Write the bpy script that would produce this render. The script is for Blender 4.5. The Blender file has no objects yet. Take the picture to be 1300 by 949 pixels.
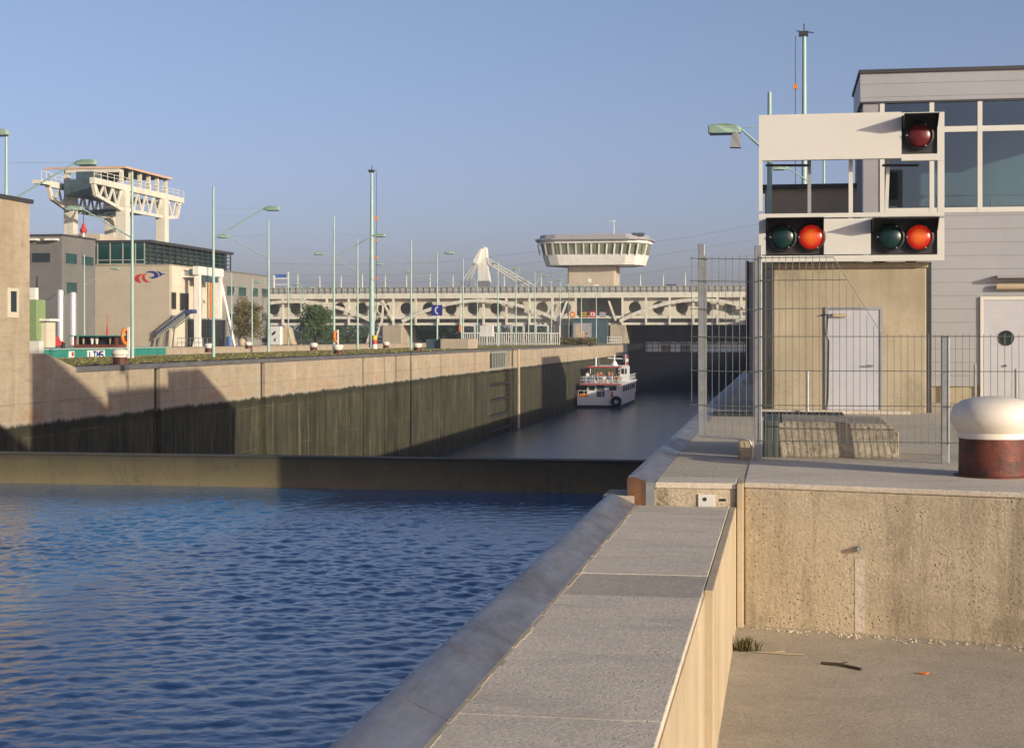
import bpy, bmesh, math, random
import numpy as np
from mathutils import Vector, Matrix

random.seed(7)
S = bpy.context.scene
COL = S.collection
R = math.radians

# ------------------------------------------------------------------ camera, sky, sun, exposure
YAW = math.atan(343 / 2000.0)          # the lock runs along +Y, the camera looks a little left of it
CAMZ = 1.3
cam_d = bpy.data.cameras.new("camera")
cam = bpy.data.objects.new("camera", cam_d)
COL.objects.link(cam)
cam.location = (0, 0, CAMZ)
cam.rotation_euler = (R(90), 0, YAW)
cam_d.sensor_width = 36
cam_d.lens = 36 * 2000 / 1300.0
cam_d.shift_y = -47.5 / 1300.0
cam_d.clip_start = 0.1
cam_d.clip_end = 12000
S.camera = cam

SUN_AZ, SUN_EL = R(58), R(12.8)        # light travels 58 deg left of +Y
to_sun = Vector((math.sin(SUN_AZ) * math.cos(SUN_EL), -math.cos(SUN_AZ) * math.cos(SUN_EL), math.sin(SUN_EL)))
W = bpy.data.worlds.new("World")
S.world = W
W.use_nodes = True
wn = W.node_tree.nodes
sky = wn.new("ShaderNodeTexSky")
sky.sky_type = 'NISHITA'
sky.sun_disc = False
sky.sun_elevation = SUN_EL
sky.sun_rotation = math.atan2(to_sun.x, to_sun.y)
sky.altitude = 150
sky.air_density = 0.78
sky.dust_density = 2.2
sky.ozone_density = 1.2
bg = wn["Background"]
bg.inputs["Strength"].default_value = 0.15
wb = wn.new("ShaderNodeMix")            # film white balance, a little bluer in the haze near the horizon
wb.data_type = 'RGBA'; wb.blend_type = 'MULTIPLY'; wb.inputs[0].default_value = 1.0
tcw = wn.new("ShaderNodeTexCoord"); sxw = wn.new("ShaderNodeSeparateXYZ"); mrw = wn.new("ShaderNodeMapRange"); cmw = wn.new("ShaderNodeMix")
cmw.data_type = 'RGBA'; mrw.inputs["From Min"].default_value = 0.0; mrw.inputs["From Max"].default_value = 0.2
cmw.inputs[6].default_value = (0.85, 0.775, 1.09, 1); cmw.inputs[7].default_value = (0.98, 0.91, 1.02, 1)
WL = W.node_tree.links
WL.new(tcw.outputs["Generated"], sxw.inputs[0]); WL.new(sxw.outputs[2], mrw.inputs["Value"]); WL.new(mrw.outputs[0], cmw.inputs[0])
WL.new(sky.outputs[0], wb.inputs[6]); WL.new(cmw.outputs[2], wb.inputs[7]); WL.new(wb.outputs[2], bg.inputs[0])
sl = bpy.data.lights.new("sun", 'SUN')
sl.energy = 4.9
sl.angle = R(0.5)
sl.color = (1.0, 0.895, 0.69)
so = bpy.data.objects.new("sun", sl)
COL.objects.link(so)
so.rotation_euler = (-to_sun).to_track_quat('-Z', 'Y').to_euler()
S.view_settings.view_transform = 'Standard'
S.view_settings.look = 'None'
S.view_settings.gamma = 1
S.view_settings.exposure = 0.0
S.view_settings.use_curve_mapping = False
S.cycles.max_bounces = 6
S.cycles.use_denoising = True

# ------------------------------------------------------------------ pixel -> place
CA, SA = math.cos(YAW), math.sin(YAW)
def at(px, Y, py=427.0):
    u = (px - 650) / 2000.0; v = (427 - py) / 2000.0
    t = Y / (CA + u * SA)
    return Vector((t * (-SA + u * CA), Y, CAMZ + t * v))
def atX(px, X, py=427.0):
    u = (px - 650) / 2000.0
    Y = X * (CA + u * SA) / (-SA + u * CA)
    return at(px, Y, py)
def atD(px, D, py=427.0):
    u = (px - 650) / 2000.0
    return at(px, D * (CA + u * SA), py)

# ------------------------------------------------------------------ materials
def srgb(r, g, b):
    f = lambda c: (c / 255) / 12.92 if c / 255 <= 0.04045 else ((c / 255 + 0.055) / 1.055) ** 2.4
    return (f(r), f(g), f(b))
class NT:
    def __init__(s, name):
        s.m = bpy.data.materials.new(name); s.m.use_nodes = True
        s.t = s.m.node_tree; s.b = s.t.nodes["Principled BSDF"]
        s.pos = s.t.nodes.new("ShaderNodeNewGeometry").outputs["Position"]
    def n(s, kind, **kw):
        x = s.t.nodes.new(kind)
        for k, v in kw.items(): setattr(x, k, v)
        return x
    def l(s, a, b): s.t.links.new(a, b)
    def noise(s, scale, detail=4, rough=0.6, vec=None, stretch=None):
        v = vec or s.pos
        if stretch:
            m = s.n("ShaderNodeVectorMath", operation='MULTIPLY'); s.l(v, m.inputs[0]); m.inputs[1].default_value = stretch
            v = m.outputs[0]
        x = s.n("ShaderNodeTexNoise"); x.inputs["Scale"].default_value = scale
        x.inputs["Detail"].default_value = detail; x.inputs["Roughness"].default_value = rough
        s.l(v, x.inputs["Vector"]); return x.outputs["Fac"]
    def ramp(s, fac, a, b, c0=0.0, c1=1.0):
        x = s.n("ShaderNodeMapRange"); x.clamp = True
        x.inputs["From Min"].default_value = a; x.inputs["From Max"].default_value = b
        x.inputs["To Min"].default_value = c0; x.inputs["To Max"].default_value = c1
        s.l(fac, x.inputs["Value"]); return x.outputs["Result"]
    def mix(s, fac, a, b, mode='MIX'):
        x = s.n("ShaderNodeMix", data_type='RGBA', blend_type=mode)
        for sock, val in ((x.inputs[0], fac), (x.inputs[6], a), (x.inputs[7], b)):
            if isinstance(val, (int, float)): sock.default_value = val
            elif isinstance(val, tuple): sock.default_value = (*val, 1)
            else: s.l(val, sock)
        return x.outputs[2]
    def math(s, op, a, b=0.0):
        x = s.n("ShaderNodeMath", operation=op)
        for sock, val in ((x.inputs[0], a), (x.inputs[1], b)):
            if isinstance(val, (int, float)): sock.default_value = val
            else: s.l(val, sock)
        return x.outputs[0]
    def xyz(s):
        x = s.n("ShaderNodeSeparateXYZ"); s.l(s.pos, x.inputs[0]); return x.outputs
    def bump(s, h, strength=0.3, dist=0.01):
        x = s.n("ShaderNodeBump"); x.inputs["Strength"].default_value = strength; x.inputs["Distance"].default_value = dist
        s.l(h, x.inputs["Height"]); s.l(x.outputs[0], s.b.inputs["Normal"])
    def color(s, c):
        if isinstance(c, tuple): s.b.inputs["Base Color"].default_value = (*c, 1)
        else: s.l(c, s.b.inputs["Base Color"])
    def rm(s, r, m=0.0, spec=None):
        s.b.inputs["Roughness"].default_value = r; s.b.inputs["Metallic"].default_value = m
        if spec is not None: s.b.inputs["Specular IOR Level"].default_value = spec
def mul(c, k): return tuple(min(1, x * k) for x in c)

def plain(name, c, r=0.6, m=0.0, var=0.12, scale=2.0, dirt=None):
    t = NT(name)
    col = t.mix(t.ramp(t.noise(scale, 5), 0.3, 0.7), mul(c, 1 - var), mul(c, 1 + var))
    if dirt: col = t.mix(t.ramp(t.noise(scale * 0.6, 6, 0.7, stretch=(2, 2, .35)), 0.52, 0.72, 0, 0.7), col, dirt)
    t.color(col); t.rm(r, m); return t.m
def emis(name, c, e):
    t = NT(name); t.color(c); t.b.inputs["Emission Color"].default_value = (*c, 1); t.b.inputs["Emission Strength"].default_value = e
    return t.m
def concrete(name, c, dark=None, var=0.18, scale=0.8, speck=0.25, sscale=45, pits=0.0, streak=0.35, bump=0.4, boards=0.0, bd=0.006, agg=0, moss=0):
    t = NT(name)
    dark = dark or mul(c, 0.45)
    col = t.mix(t.ramp(t.noise(scale, 6, 0.65), 0.3, 0.7), mul(c, 1 - var), mul(c, 1 + var))
    fine = t.noise(sscale, 4, 0.75)
    col = t.mix(t.ramp(fine, 0.35, 0.65), t.mix(speck, col, mul(c, 0.5)), col)
    if agg:
        vo = t.n("ShaderNodeTexVoronoi"); vo.inputs["Scale"].default_value = agg; t.l(t.pos, vo.inputs["Vector"])
        sp = t.n("ShaderNodeSeparateColor"); t.l(vo.outputs["Color"], sp.inputs[0])
        col = t.mix(t.ramp(sp.outputs[0], .6, .95, 0, .22), col, mul(c, 1.4)); col = t.mix(t.ramp(sp.outputs[1], .65, .95, 0, .32), col, mul(c, .5))
        patch = t.noise(1.6, 6, .75, stretch=(.5, 1.6, 1)); col = t.mix(t.ramp(patch, .50, .66, 0, .45), col, mul(c, .5))
        mark = t.noise(9, 5, .8, stretch=(1, .35, 1)); col = t.mix(t.ramp(mark, .68, .73, 0, .5), col, mul(c, 1.6))
    if streak:
        st = t.noise(1.0, 6, 0.7, stretch=(2.2, 2.2, 0.18))
        col = t.mix(t.ramp(st, 0.46, 0.70, 0, streak), col, dark)
    h = t.noise(sscale * 0.8, 6, 0.7)
    if moss:
        mo = t.noise(1.15, 7, .72, stretch=(1, 1, .6)); col = t.mix(t.ramp(mo, .55, .70, 0, moss), col, dark)
    if pits:
        v = t.n("ShaderNodeTexVoronoi"); v.inputs["Scale"].default_value = 30
        wv = t.n("ShaderNodeTexNoise"); wv.inputs["Scale"].default_value = 14; t.l(t.pos, wv.inputs["Vector"])
        av = t.n("ShaderNodeVectorMath", operation='MULTIPLY_ADD'); t.l(wv.outputs["Color"], av.inputs[0]); av.inputs[1].default_value = (.06, .06, .06); t.l(t.pos, av.inputs[2])
        t.l(av.outputs[0], v.inputs["Vector"])
        g = t.noise(2.2, 5, 0.7)
        p = t.math('MULTIPLY', t.ramp(v.outputs["Distance"], 0.13, 0.26, 1, 0), t.ramp(g, 0.42, 0.62))
        col = t.mix(t.math('MULTIPLY', p, pits), col, mul(dark, 0.55))
        h = t.math('SUBTRACT', h, p)
    if boards:
        z = t.xyz()[2]
        w = t.math('FRACT', t.math('MULTIPLY', z, 1 / boards))
        ln = t.ramp(w, 0.0, 0.06, 1, 0)
        col = t.mix(t.math('MULTIPLY', ln, 0.35), col, dark)
    t.color(col); t.rm(0.92, 0, 0.25); t.bump(h, bump, bd)
    return t.m

MAT = {}
MAT['white'] = plain("white_paint", (.72, .70, .64), 0.5, 0, .05, 1.2, (.5, .46, .38))
MAT['board_white'] = plain("sign_white", (.60, .585, .53), 0.45, 0, .03, 1.5)
MAT['cream'] = plain("cream_steel", (.62, .59, .50), 0.55, 0, .07, .6, (.42, .37, .28))
MAT['cream_web'] = plain("cream_web", (.58, .54, .44), 0.6, 0, .1, .3, (.36, .31, .24))
MAT['aqua'] = plain("aqua_paint", (.31, .44, .39), 0.45, 0, .06, 1)
MAT['aqua_head'] = plain("aqua_head", (.27, .38, .31), 0.5, 0, .06, 1)
MAT['galv'] = plain("galvanised", (.30, .31, .31), 0.45, .5, .15, 9)
MAT['wire'] = plain("fence_wire", (.12, .135, .125), 0.5, .3, .1, 20)
MAT['steel_dark'] = plain("dark_steel", (.035, .037, .04), 0.5, .2, .3, 3)
MAT['black'] = plain("black_paint", (.012, .012, .013), 0.6, 0, .2, 6)
MAT['lampbox'] = plain("lamp_box", (.03, .028, .028), 0.55, 0, .2, 8)
MAT['glass_dark'] = plain("dark_glass", (.022, .032, .036), 0.06, 0, .2, .3)
MAT['glass_green'] = plain("green_glass", (.012, .05, .045), 0.08, 0, .4, .25)
MAT['glass_pale'] = plain("pale_glass", (.19, .20, .13), 0.15, 0, .3, .4)
MAT['clad'] = None
MAT['grey_metal'] = plain("grey_metal", (.32, .31, .32), 0.45, .1, .06, 2)
MAT['door_grey'] = plain("door_grey", (.44, .44, .47), 0.5, 0, .05, 4)
MAT['red'] = plain("red_paint", (.45, .04, .03), 0.5, 0, .15, 4)
MAT['orange'] = plain("orange_buoy", (.75, .20, .02), 0.5, 0, .1, 4)
MAT['yellow'] = plain("yellow_paint", (.70, .45, .03), 0.5, 0, .1, 4)
MAT['blue'] = plain("blue_sign", (.02, .03, .22), 0.4, 0, .08, 4)
MAT['blue_belt'] = plain("blue_belt", (.045, .06, .16), 0.5, 0, .2, 2)
MAT['blue_barrel'] = plain("blue_barrel", (.05, .12, .38), 0.5, 0, .1, 2)
MAT['teal'] = plain("teal_hull", (.03, .22, .17), 0.45, 0, .12, .8, (.02, .1, .08))
MAT['rustred'] = plain("rust_red", (.16, .035, .02), 0.6, 0, .2, 2)
MAT['green_box'] = plain("green_box", (.20, .28, .12), 0.6, 0, .08, 1)
MAT['steel_tank'] = plain("steel_tank", (.66, .65, .64), 0.35, .35, .06, .5)
MAT['hull_white'] = plain("hull_white", (.72, .72, .72), 0.35, 0, .05, .8)
MAT['hull_dark'] = plain("hull_dark", (.02, .022, .03), 0.5, 0, .2, 1)
MAT['rubber'] = plain("rubber", (.01, .01, .011), 0.8, 0, .2, 4)
MAT['skin'] = plain("skin", (.48, .27, .19), 0.55, 0, .05, 5)
MAT['hair'] = plain("hair", (.04, .025, .015), 0.6, 0, .3, 9)
MAT['roof_dark'] = plain("roof_dark", (.045, .045, .05), 0.6, .1, .15, 1)
MAT['orange_roof'] = plain("orange_edge", (.55, .36, .24), 0.6, 0, .1, 1)
MAT['bark'] = plain("bark", (.07, .05, .035), 0.9, 0, .3, 5)
MAT['machine'] = plain("machine_blue", (.05, .085, .10), 0.5, 0, .3, 1)
MAT['rail'] = plain("bridge_rail", (.36, .38, .33), 0.5, .2, .08, 1)

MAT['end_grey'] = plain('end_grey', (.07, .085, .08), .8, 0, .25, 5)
MAT['web_back'] = plain('web_back', (.50, .50, .47), .7, 0, .3, .4)
MAT['shade_blue'] = plain('shade_blue', (.02, .035, .06), .5, 0, .5, .35)  # painted shade for the void under the bridge
MAT['con_dark'] = None
MAT['coping_dark'] = plain('coping_dark', (.13, .125, .125), .6, .1, .25, .8)
MAT['con_near'] = concrete("concrete_slab", (.65, .57, .455), None, .14, 1.1, .4, 55, .3, .12, .9, agg=48)
MAT['con_dark'] = concrete("repaired_slab", (.47, .42, .34), None, .14, 1.1, .4, 55, .3, .12, .9, agg=48)
MAT['con_side'] = concrete("concrete_smooth", (.46, .37, .25), (.20, .15, .07), .12, 1.5, .12, 30, 0, .35, .25)
MAT['con_wall'] = concrete("aggregate_wall", (.55, .46, .325), (.12, .10, .055), .2, 1.1, .35, 40, .8, .75, .8, 0, .012, agg=60, moss=.6)
MAT['con_hut'] = concrete("hut_concrete", (.43, .365, .255), (.15, .125, .075), .16, .8, .25, 30, .5, .3, .35, moss=.55)
MAT['con_block'] = concrete("block_concrete", (.38, .33, .25), (.10, .085, .055), .35, 5.5, .5, 22, .9, .3, .8, 0, .012, agg=26, moss=.35)
MAT['con_pier'] = concrete("pier_concrete", (.40, .34, .26), None, .14, .5, .2, 12, 0, .3, .3)
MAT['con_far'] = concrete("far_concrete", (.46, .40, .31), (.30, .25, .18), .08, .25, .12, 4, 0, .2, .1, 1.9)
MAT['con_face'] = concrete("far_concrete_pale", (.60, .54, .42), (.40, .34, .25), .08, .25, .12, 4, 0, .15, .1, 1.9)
MAT['con_grey'] = concrete("far_grey", (.17, .165, .155), (.11, .1, .095), .12, .3, .2, 3, 0, .2, .1, 1.4)
MAT['con_grey2'] = concrete("far_grey_pale", (.26, .245, .225), (.16, .15, .13), .1, .3, .15, 3, 0, .2, .1, 2.2)
MAT['brick'] = concrete("pale_brick", (.42, .34, .24), (.25, .2, .14), .1, .8, .2, 9, 0, .1, .15, .25)

def mat_clad():
    t = NT("grey_cladding")
    z = t.xyz()[2]
    w = t.math('FRACT', t.math('MULTIPLY', z, 1 / .262))
    ln = t.ramp(w, 0.0, 0.06, 1, 0)
    c = t.mix(t.ramp(t.noise(.8, 4), .3, .7), (.325, .33, .345), (.37, .37, .385))
    c = t.mix(t.ramp(t.noise(1.4, 6, .7, stretch=(3, 3, .2)), .55, .8, 0, .25), c, (.3, .27, .25))
    t.color(t.mix(t.math('MULTIPLY', ln, .55), c, (.16, .15, .15)))
    t.rm(.45, .15); t.bump(t.math('SUBTRACT', 1.0, ln), .5, .01); return t.m
MAT['clad'] = mat_clad()

def mat_quay():
    t = NT("quay_paving")
    c = t.mix(t.ramp(t.noise(.7, 6, .65), .3, .7), (.50, .44, .34), (.64, .565, .44))
    f = t.noise(70, 4, .8)
    c = t.mix(t.ramp(f, .38, .62), t.mix(.5, c, (.14, .12, .10)), c)
    f2 = t.noise(26, 3, .8)
    c = t.mix(t.ramp(f2, .6, .72, 0, .4), c, (.5, .46, .4))
    c = t.mix(t.ramp(t.noise(.25, 5), .5, .7, 0, .4), c, (.28, .245, .20))
    vo = t.n("ShaderNodeTexVoronoi"); vo.inputs["Scale"].default_value = 40; t.l(t.pos, vo.inputs["Vector"])
    sp = t.n("ShaderNodeSeparateColor"); t.l(vo.outputs["Color"], sp.inputs[0])
    c = t.mix(t.ramp(sp.outputs[0], .6, .95, 0, .35), c, (.8, .7, .55)); c = t.mix(t.ramp(sp.outputs[1], .6, .95, 0, .4), c, (.2, .17, .13))
    t.color(c); t.rm(.95, 0, .2); t.bump(f, .9, .01); return t.m
MAT['quay'] = mat_quay()
def mat_lower():
    t = NT("lower_paving")
    c = t.mix(t.ramp(t.noise(1.1, 6, .7), .3, .7), (.47, .41, .32), (.64, .56, .43))
    f = t.noise(60, 5, .8)
    c = t.mix(t.ramp(f, .36, .64), t.mix(.55, c, (.12, .10, .08)), c)
    c = t.mix(t.ramp(t.noise(3.5, 6, .75), .56, .7, 0, .45), c, (.3, .255, .19))
    t.color(c); t.rm(.95, 0, .2); t.bump(t.math('ADD', f, t.noise(9, 4)), .9, .015); return t.m
MAT['lower'] = mat_lower()

def mat_lockwall():
    t = NT("lock_wall")
    x, y, z = t.xyz()
    wob = t.noise(1.3, 6, .75, stretch=(.7, .7, .25))
    wob2 = t.noise(7, 3, .7, stretch=(1, 1, .15))
    edge = t.math('ADD', z, t.math('ADD', t.math('MULTIPLY', wob, .55), t.math('MULTIPLY', wob2, .28)))
    up = t.ramp(edge, -1.78, -1.62)
    # dry concrete
    c = t.mix(t.ramp(t.noise(.35, 6, .65), .3, .7), (.33, .265, .185), (.44, .36, .26))
    c = t.mix(t.ramp(t.noise(2.0, 8, .8, stretch=(.7, .7, 2.6)), .48, .66, 0, .6), c, (.25, .195, .135))
    c = t.mix(t.ramp(t.noise(.9, 6, .7, stretch=(1.5, 1.5, .25)), .52, .68, 0, .45), c, (.52, .46, .36))
    c = t.mix(t.ramp(t.noise(1.0, 8, .8, stretch=(1.2, 1.2, .1)), .52, .70, 0, .55), c, (.20, .16, .115))
    ln = t.ramp(t.math('FRACT', t.math('MULTIPLY', z, 2.1)), 0, .05, 1, 0)
    c = t.mix(t.math('MULTIPLY', ln, t.ramp(t.noise(.6, 3), .38, .6, 0, .6)), c, (.2, .15, .1))
    ln2 = t.ramp(t.math('ABSOLUTE', t.math('ADD', z, 1.32)), .02, .05, 1, 0)
    c = t.mix(t.math('MULTIPLY', ln2, t.ramp(t.noise(.4, 5, .7), .35, .6, .05, .5)), c, (.17, .13, .09))
    rust = t.math('MULTIPLY', t.ramp(z, -1.9, -1.3, 1, 0), t.ramp(t.noise(.35, 4), .52, .66))
    c = t.mix(t.math('MULTIPLY', rust, .6), c, (.36, .17, .07))
    lime = t.math('MULTIPLY', t.ramp(edge, -1.70, -1.45, 1, 0), .55)
    c = t.mix(lime, c, (.42, .385, .33))
    # algae
    a = t.mix(t.ramp(t.noise(.6, 6, .7), .3, .7), (.040, .039, .024), (.088, .083, .050))
    a = t.mix(t.ramp(t.noise(1.1, 8, .8, stretch=(1.2, 1.2, .09)), .42, .62, 0, .9), a, (.022, .022, .015))
    a = t.mix(t.ramp(t.noise(1.3, 8, .8, stretch=(1.4, 1.4, .10)), .54, .68, 0, .8), a, (.17, .15, .085))
    a = t.mix(t.ramp(edge, -2.3, -1.95, 0, .7), a, (.028, .028, .018))
    hl = t.ramp(t.math('FRACT', t.math('MULTIPLY', t.math('ADD', z, t.math('MULTIPLY', t.noise(.12, 2), .6)), .42)), 0, .035, 1, 0)
    a = t.mix(t.math('MULTIPLY', hl, t.ramp(t.noise(.5, 4), .45, .62, 0, .45)), a, (.18, .145, .08))
    t.color(t.mix(up, a, c)); t.rm(.9, 0, .2)
    t.bump(t.noise(9, 6, .75), .4, .03); return t.m
MAT['lockwall'] = mat_lockwall()

def mat_gate():
    t = NT("gate_steel")
    z = t.xyz()[2]
    c = t.mix(t.ramp(t.noise(.9, 6, .7, stretch=(1, 1, .3)), .3, .7), (.066, .057, .03), (.11, .093, .05))
    wob = t.math('ADD', z, t.math('MULTIPLY', t.noise(2.2, 6, .8), .18))
    c = t.mix(t.ramp(wob, -2.1, -1.62, .8, 0), c, (.20, .165, .09))
    c = t.mix(t.ramp(wob, -1.58, -1.40, 0, .8), c, (.04, .037, .03))
    c = t.mix(t.ramp(t.noise(2.5, 8, .85, stretch=(1, 1, .5)), .52, .66, 0, .6), c, (.035, .032, .022))
    c = t.mix(t.ramp(t.noise(.35, 4, .6), .55, .7, 0, .4), c, (.14, .09, .045))
    t.color(c); t.rm(.7, 0); t.bump(t.noise(14, 5, .75), .4, .02); return t.m
MAT['gate'] = mat_gate()

def mat_coping():
    t = NT("coping_steel")
    c = t.mix(t.ramp(t.noise(2.2, 6, .7, stretch=(4, .7, 4)), .3, .7), (.20, .20, .21), (.36, .36, .38))
    c = t.mix(t.ramp(t.noise(1.1, 5, .7), .52, .7, 0, .7), c, (.13, .11, .09))
    sc = t.ramp(t.noise(7, 6, .85, stretch=(1, .25, 1)), .66, .72)
    c = t.mix(t.math('MULTIPLY', sc, .8), c, (.55, .5, .44))
    t.color(c); t.rm(.42, .75)
    t.l(t.ramp(t.noise(5, 5, .7), .3, .7, .34, .6), t.b.inputs["Roughness"])
    t.bump(t.noise(6, 5, .7), .25, .01); return t.m
MAT['coping'] = mat_coping()
def mat_rustplate():
    t = NT("rusty_plate")
    c = t.mix(t.ramp(t.noise(6, 6, .75, stretch=(1, 1, .3)), .35, .65), (.05, .03, .025), (.20, .09, .04))
    c = t.mix(t.ramp(t.noise(9, 5, .7, stretch=(1.5, 1, .2)), .62, .7), c, (.35, .2, .05))
    t.color(c); t.rm(.8, .2); return t.m
MAT['rust'] = mat_rustplate()
def mat_bollard():
    t = NT("bollard_body")
    c = t.mix(t.ramp(t.noise(2.2, 6, .75), .40, .62), (.03, .018, .016), (.17, .036, .018))
    c = t.mix(t.ramp(t.noise(7, 6, .8, stretch=(1, 1, 2)), .60, .70, 0, .8), c, (.34, .08, .03))
    t.color(c); t.rm(.6, .1); t.bump(t.noise(30, 5, .7), .5, .01); return t.m
MAT['bollard'] = mat_bollard()
def mat_cap():
    t = NT("bollard_cap")
    c = t.mix(t.ramp(t.noise(2.0, 5, .6), .3, .7), (.66, .60, .50), (.76, .71, .62))
    c = t.mix(t.ramp(t.noise(24, 5, .85), .66, .72, 0, .7), c, (.30, .2, .12))
    c = t.mix(t.ramp(t.noise(5, 7, .8, stretch=(1, 1, 3)), .56, .70, 0, .45), c, (.42, .36, .29))
    t.color(c); t.rm(.5); t.bump(t.noise(16, 4), .15, .01); return t.m
MAT['cap'] = mat_cap()
def mat_grass(name, a, b, dry):
    t = NT(name)
    c = t.mix(t.ramp(t.noise(.5, 6, .7), .3, .7), a, b)
    c = t.mix(t.ramp(t.noise(2.2, 6, .8), .5, .7, 0, .8), c, dry)
    t.color(c); t.rm(.9, 0, .1); t.bump(t.noise(5, 6, .8), 1.0, .12); return t.m
MAT['grass'] = mat_grass("grass", (.20, .195, .06), (.32, .28, .11), (.44, .34, .16))
MAT['land'] = mat_grass("land", (.10, .10, .05), (.18, .16, .09), (.24, .2, .13))
def mat_leaf(name, a, b, c3):
    t = NT(name)
    c = t.mix(t.ramp(t.noise(1.1, 4, .7), .3, .7), a, b)
    c = t.mix(t.ramp(t.noise(5, 3, .7), .52, .7, 0, .6), c, c3)
    t.color(c); t.rm(.7, 0, .2); return t.m
MAT['leaf_olive'] = mat_leaf("olive_leaves", (.07, .065, .022), (.12, .10, .035), (.16, .12, .05))
MAT['leaf_green'] = mat_leaf("green_leaves", (.04, .07, .025), (.075, .11, .04), (.11, .13, .05))
MAT['leaf_far'] = mat_leaf("wood_leaves", (.02, .03, .022), (.03, .045, .03), (.045, .055, .035))

def mat_water(name, base, b1, b2, rough):
    t = NT(name)
    t.color(base); t.rm(rough, 0); t.b.inputs["IOR"].default_value = 1.333
    h = t.math('ADD', t.math('MULTIPLY', t.noise(b1[0], 4, .55, stretch=b1[2]), b1[1]), t.math('MULTIPLY', t.noise(b2[0], 4, .6, stretch=b2[2]), b2[1]))
    t.bump(h, 1.0, 1.0); return t.m
MAT['water'] = mat_water("river_water", (.022, .112, .245), (5.0, .007, (1, 1, 1)), (15, .005, None), .035)
MAT['lockwater'] = mat_water("lock_water", (.055, .080, .105), (.55, .075, (.45, 1.3, 1)), (2.2, .06, (.5, 1.4, 1)), .26)

def mat_lit(name, c0, c1, e):
    t = NT(name)
    tc = t.n("ShaderNodeTexCoord"); g = t.n("ShaderNodeVectorMath", operation='LENGTH')
    t.l(tc.outputs["Object"], g.inputs[0])
    f = t.ramp(g.outputs["Value"], 0.07, .16)
    c = t.mix(f, c0, c1); c = t.mix(t.ramp(g.outputs["Value"], .15, .235), c, mul(c1, .35)); c = t.mix(t.ramp(t.noise(26, 3), .4, .65, 0, .35), c, mul(c1, .6)); t.color((.2, .01, .005)); t.rm(.2)
    t.l(c, t.b.inputs["Emission Color"]); t.b.inputs["Emission Strength"].default_value = e
    return t.m
MAT['lit'] = mat_lit("lit_lens", (.95, .22, .015), (.50, .014, .005), .85)
MAT['lens_red'] = plain("red_lens", (.11, .010, .010), .3, 0, .3, 22)
MAT['lens_green'] = plain("green_lens", (.004, .028, .026), .3, 0, .4, 18)
def mat_pane():
    t = NT("window_pane")
    out = t.t.nodes["Material Output"]
    tr = t.n("ShaderNodeBsdfTransparent"); tr.inputs[0].default_value = (.42, .52, .55, 1)
    gl = t.n("ShaderNodeBsdfGlossy"); gl.inputs["Roughness"].default_value = .02; gl.inputs[0].default_value = (.9, .95, 1, 1)
    fr = t.n("ShaderNodeFresnel"); fr.inputs[0].default_value = 1.6
    mx = t.n("ShaderNodeMixShader")
    t.l(t.math('ADD', fr.outputs[0], .07), mx.inputs[0]); t.l(tr.outputs[0], mx.inputs[1]); t.l(gl.outputs[0], mx.inputs[2])
    t.l(mx.outputs[0], out.inputs["Surface"]); return t.m
MAT['pane'] = mat_pane()
MAT['interior'] = plain("interior", (.30, .36, .37), .8, 0, .35, .5)

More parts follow.
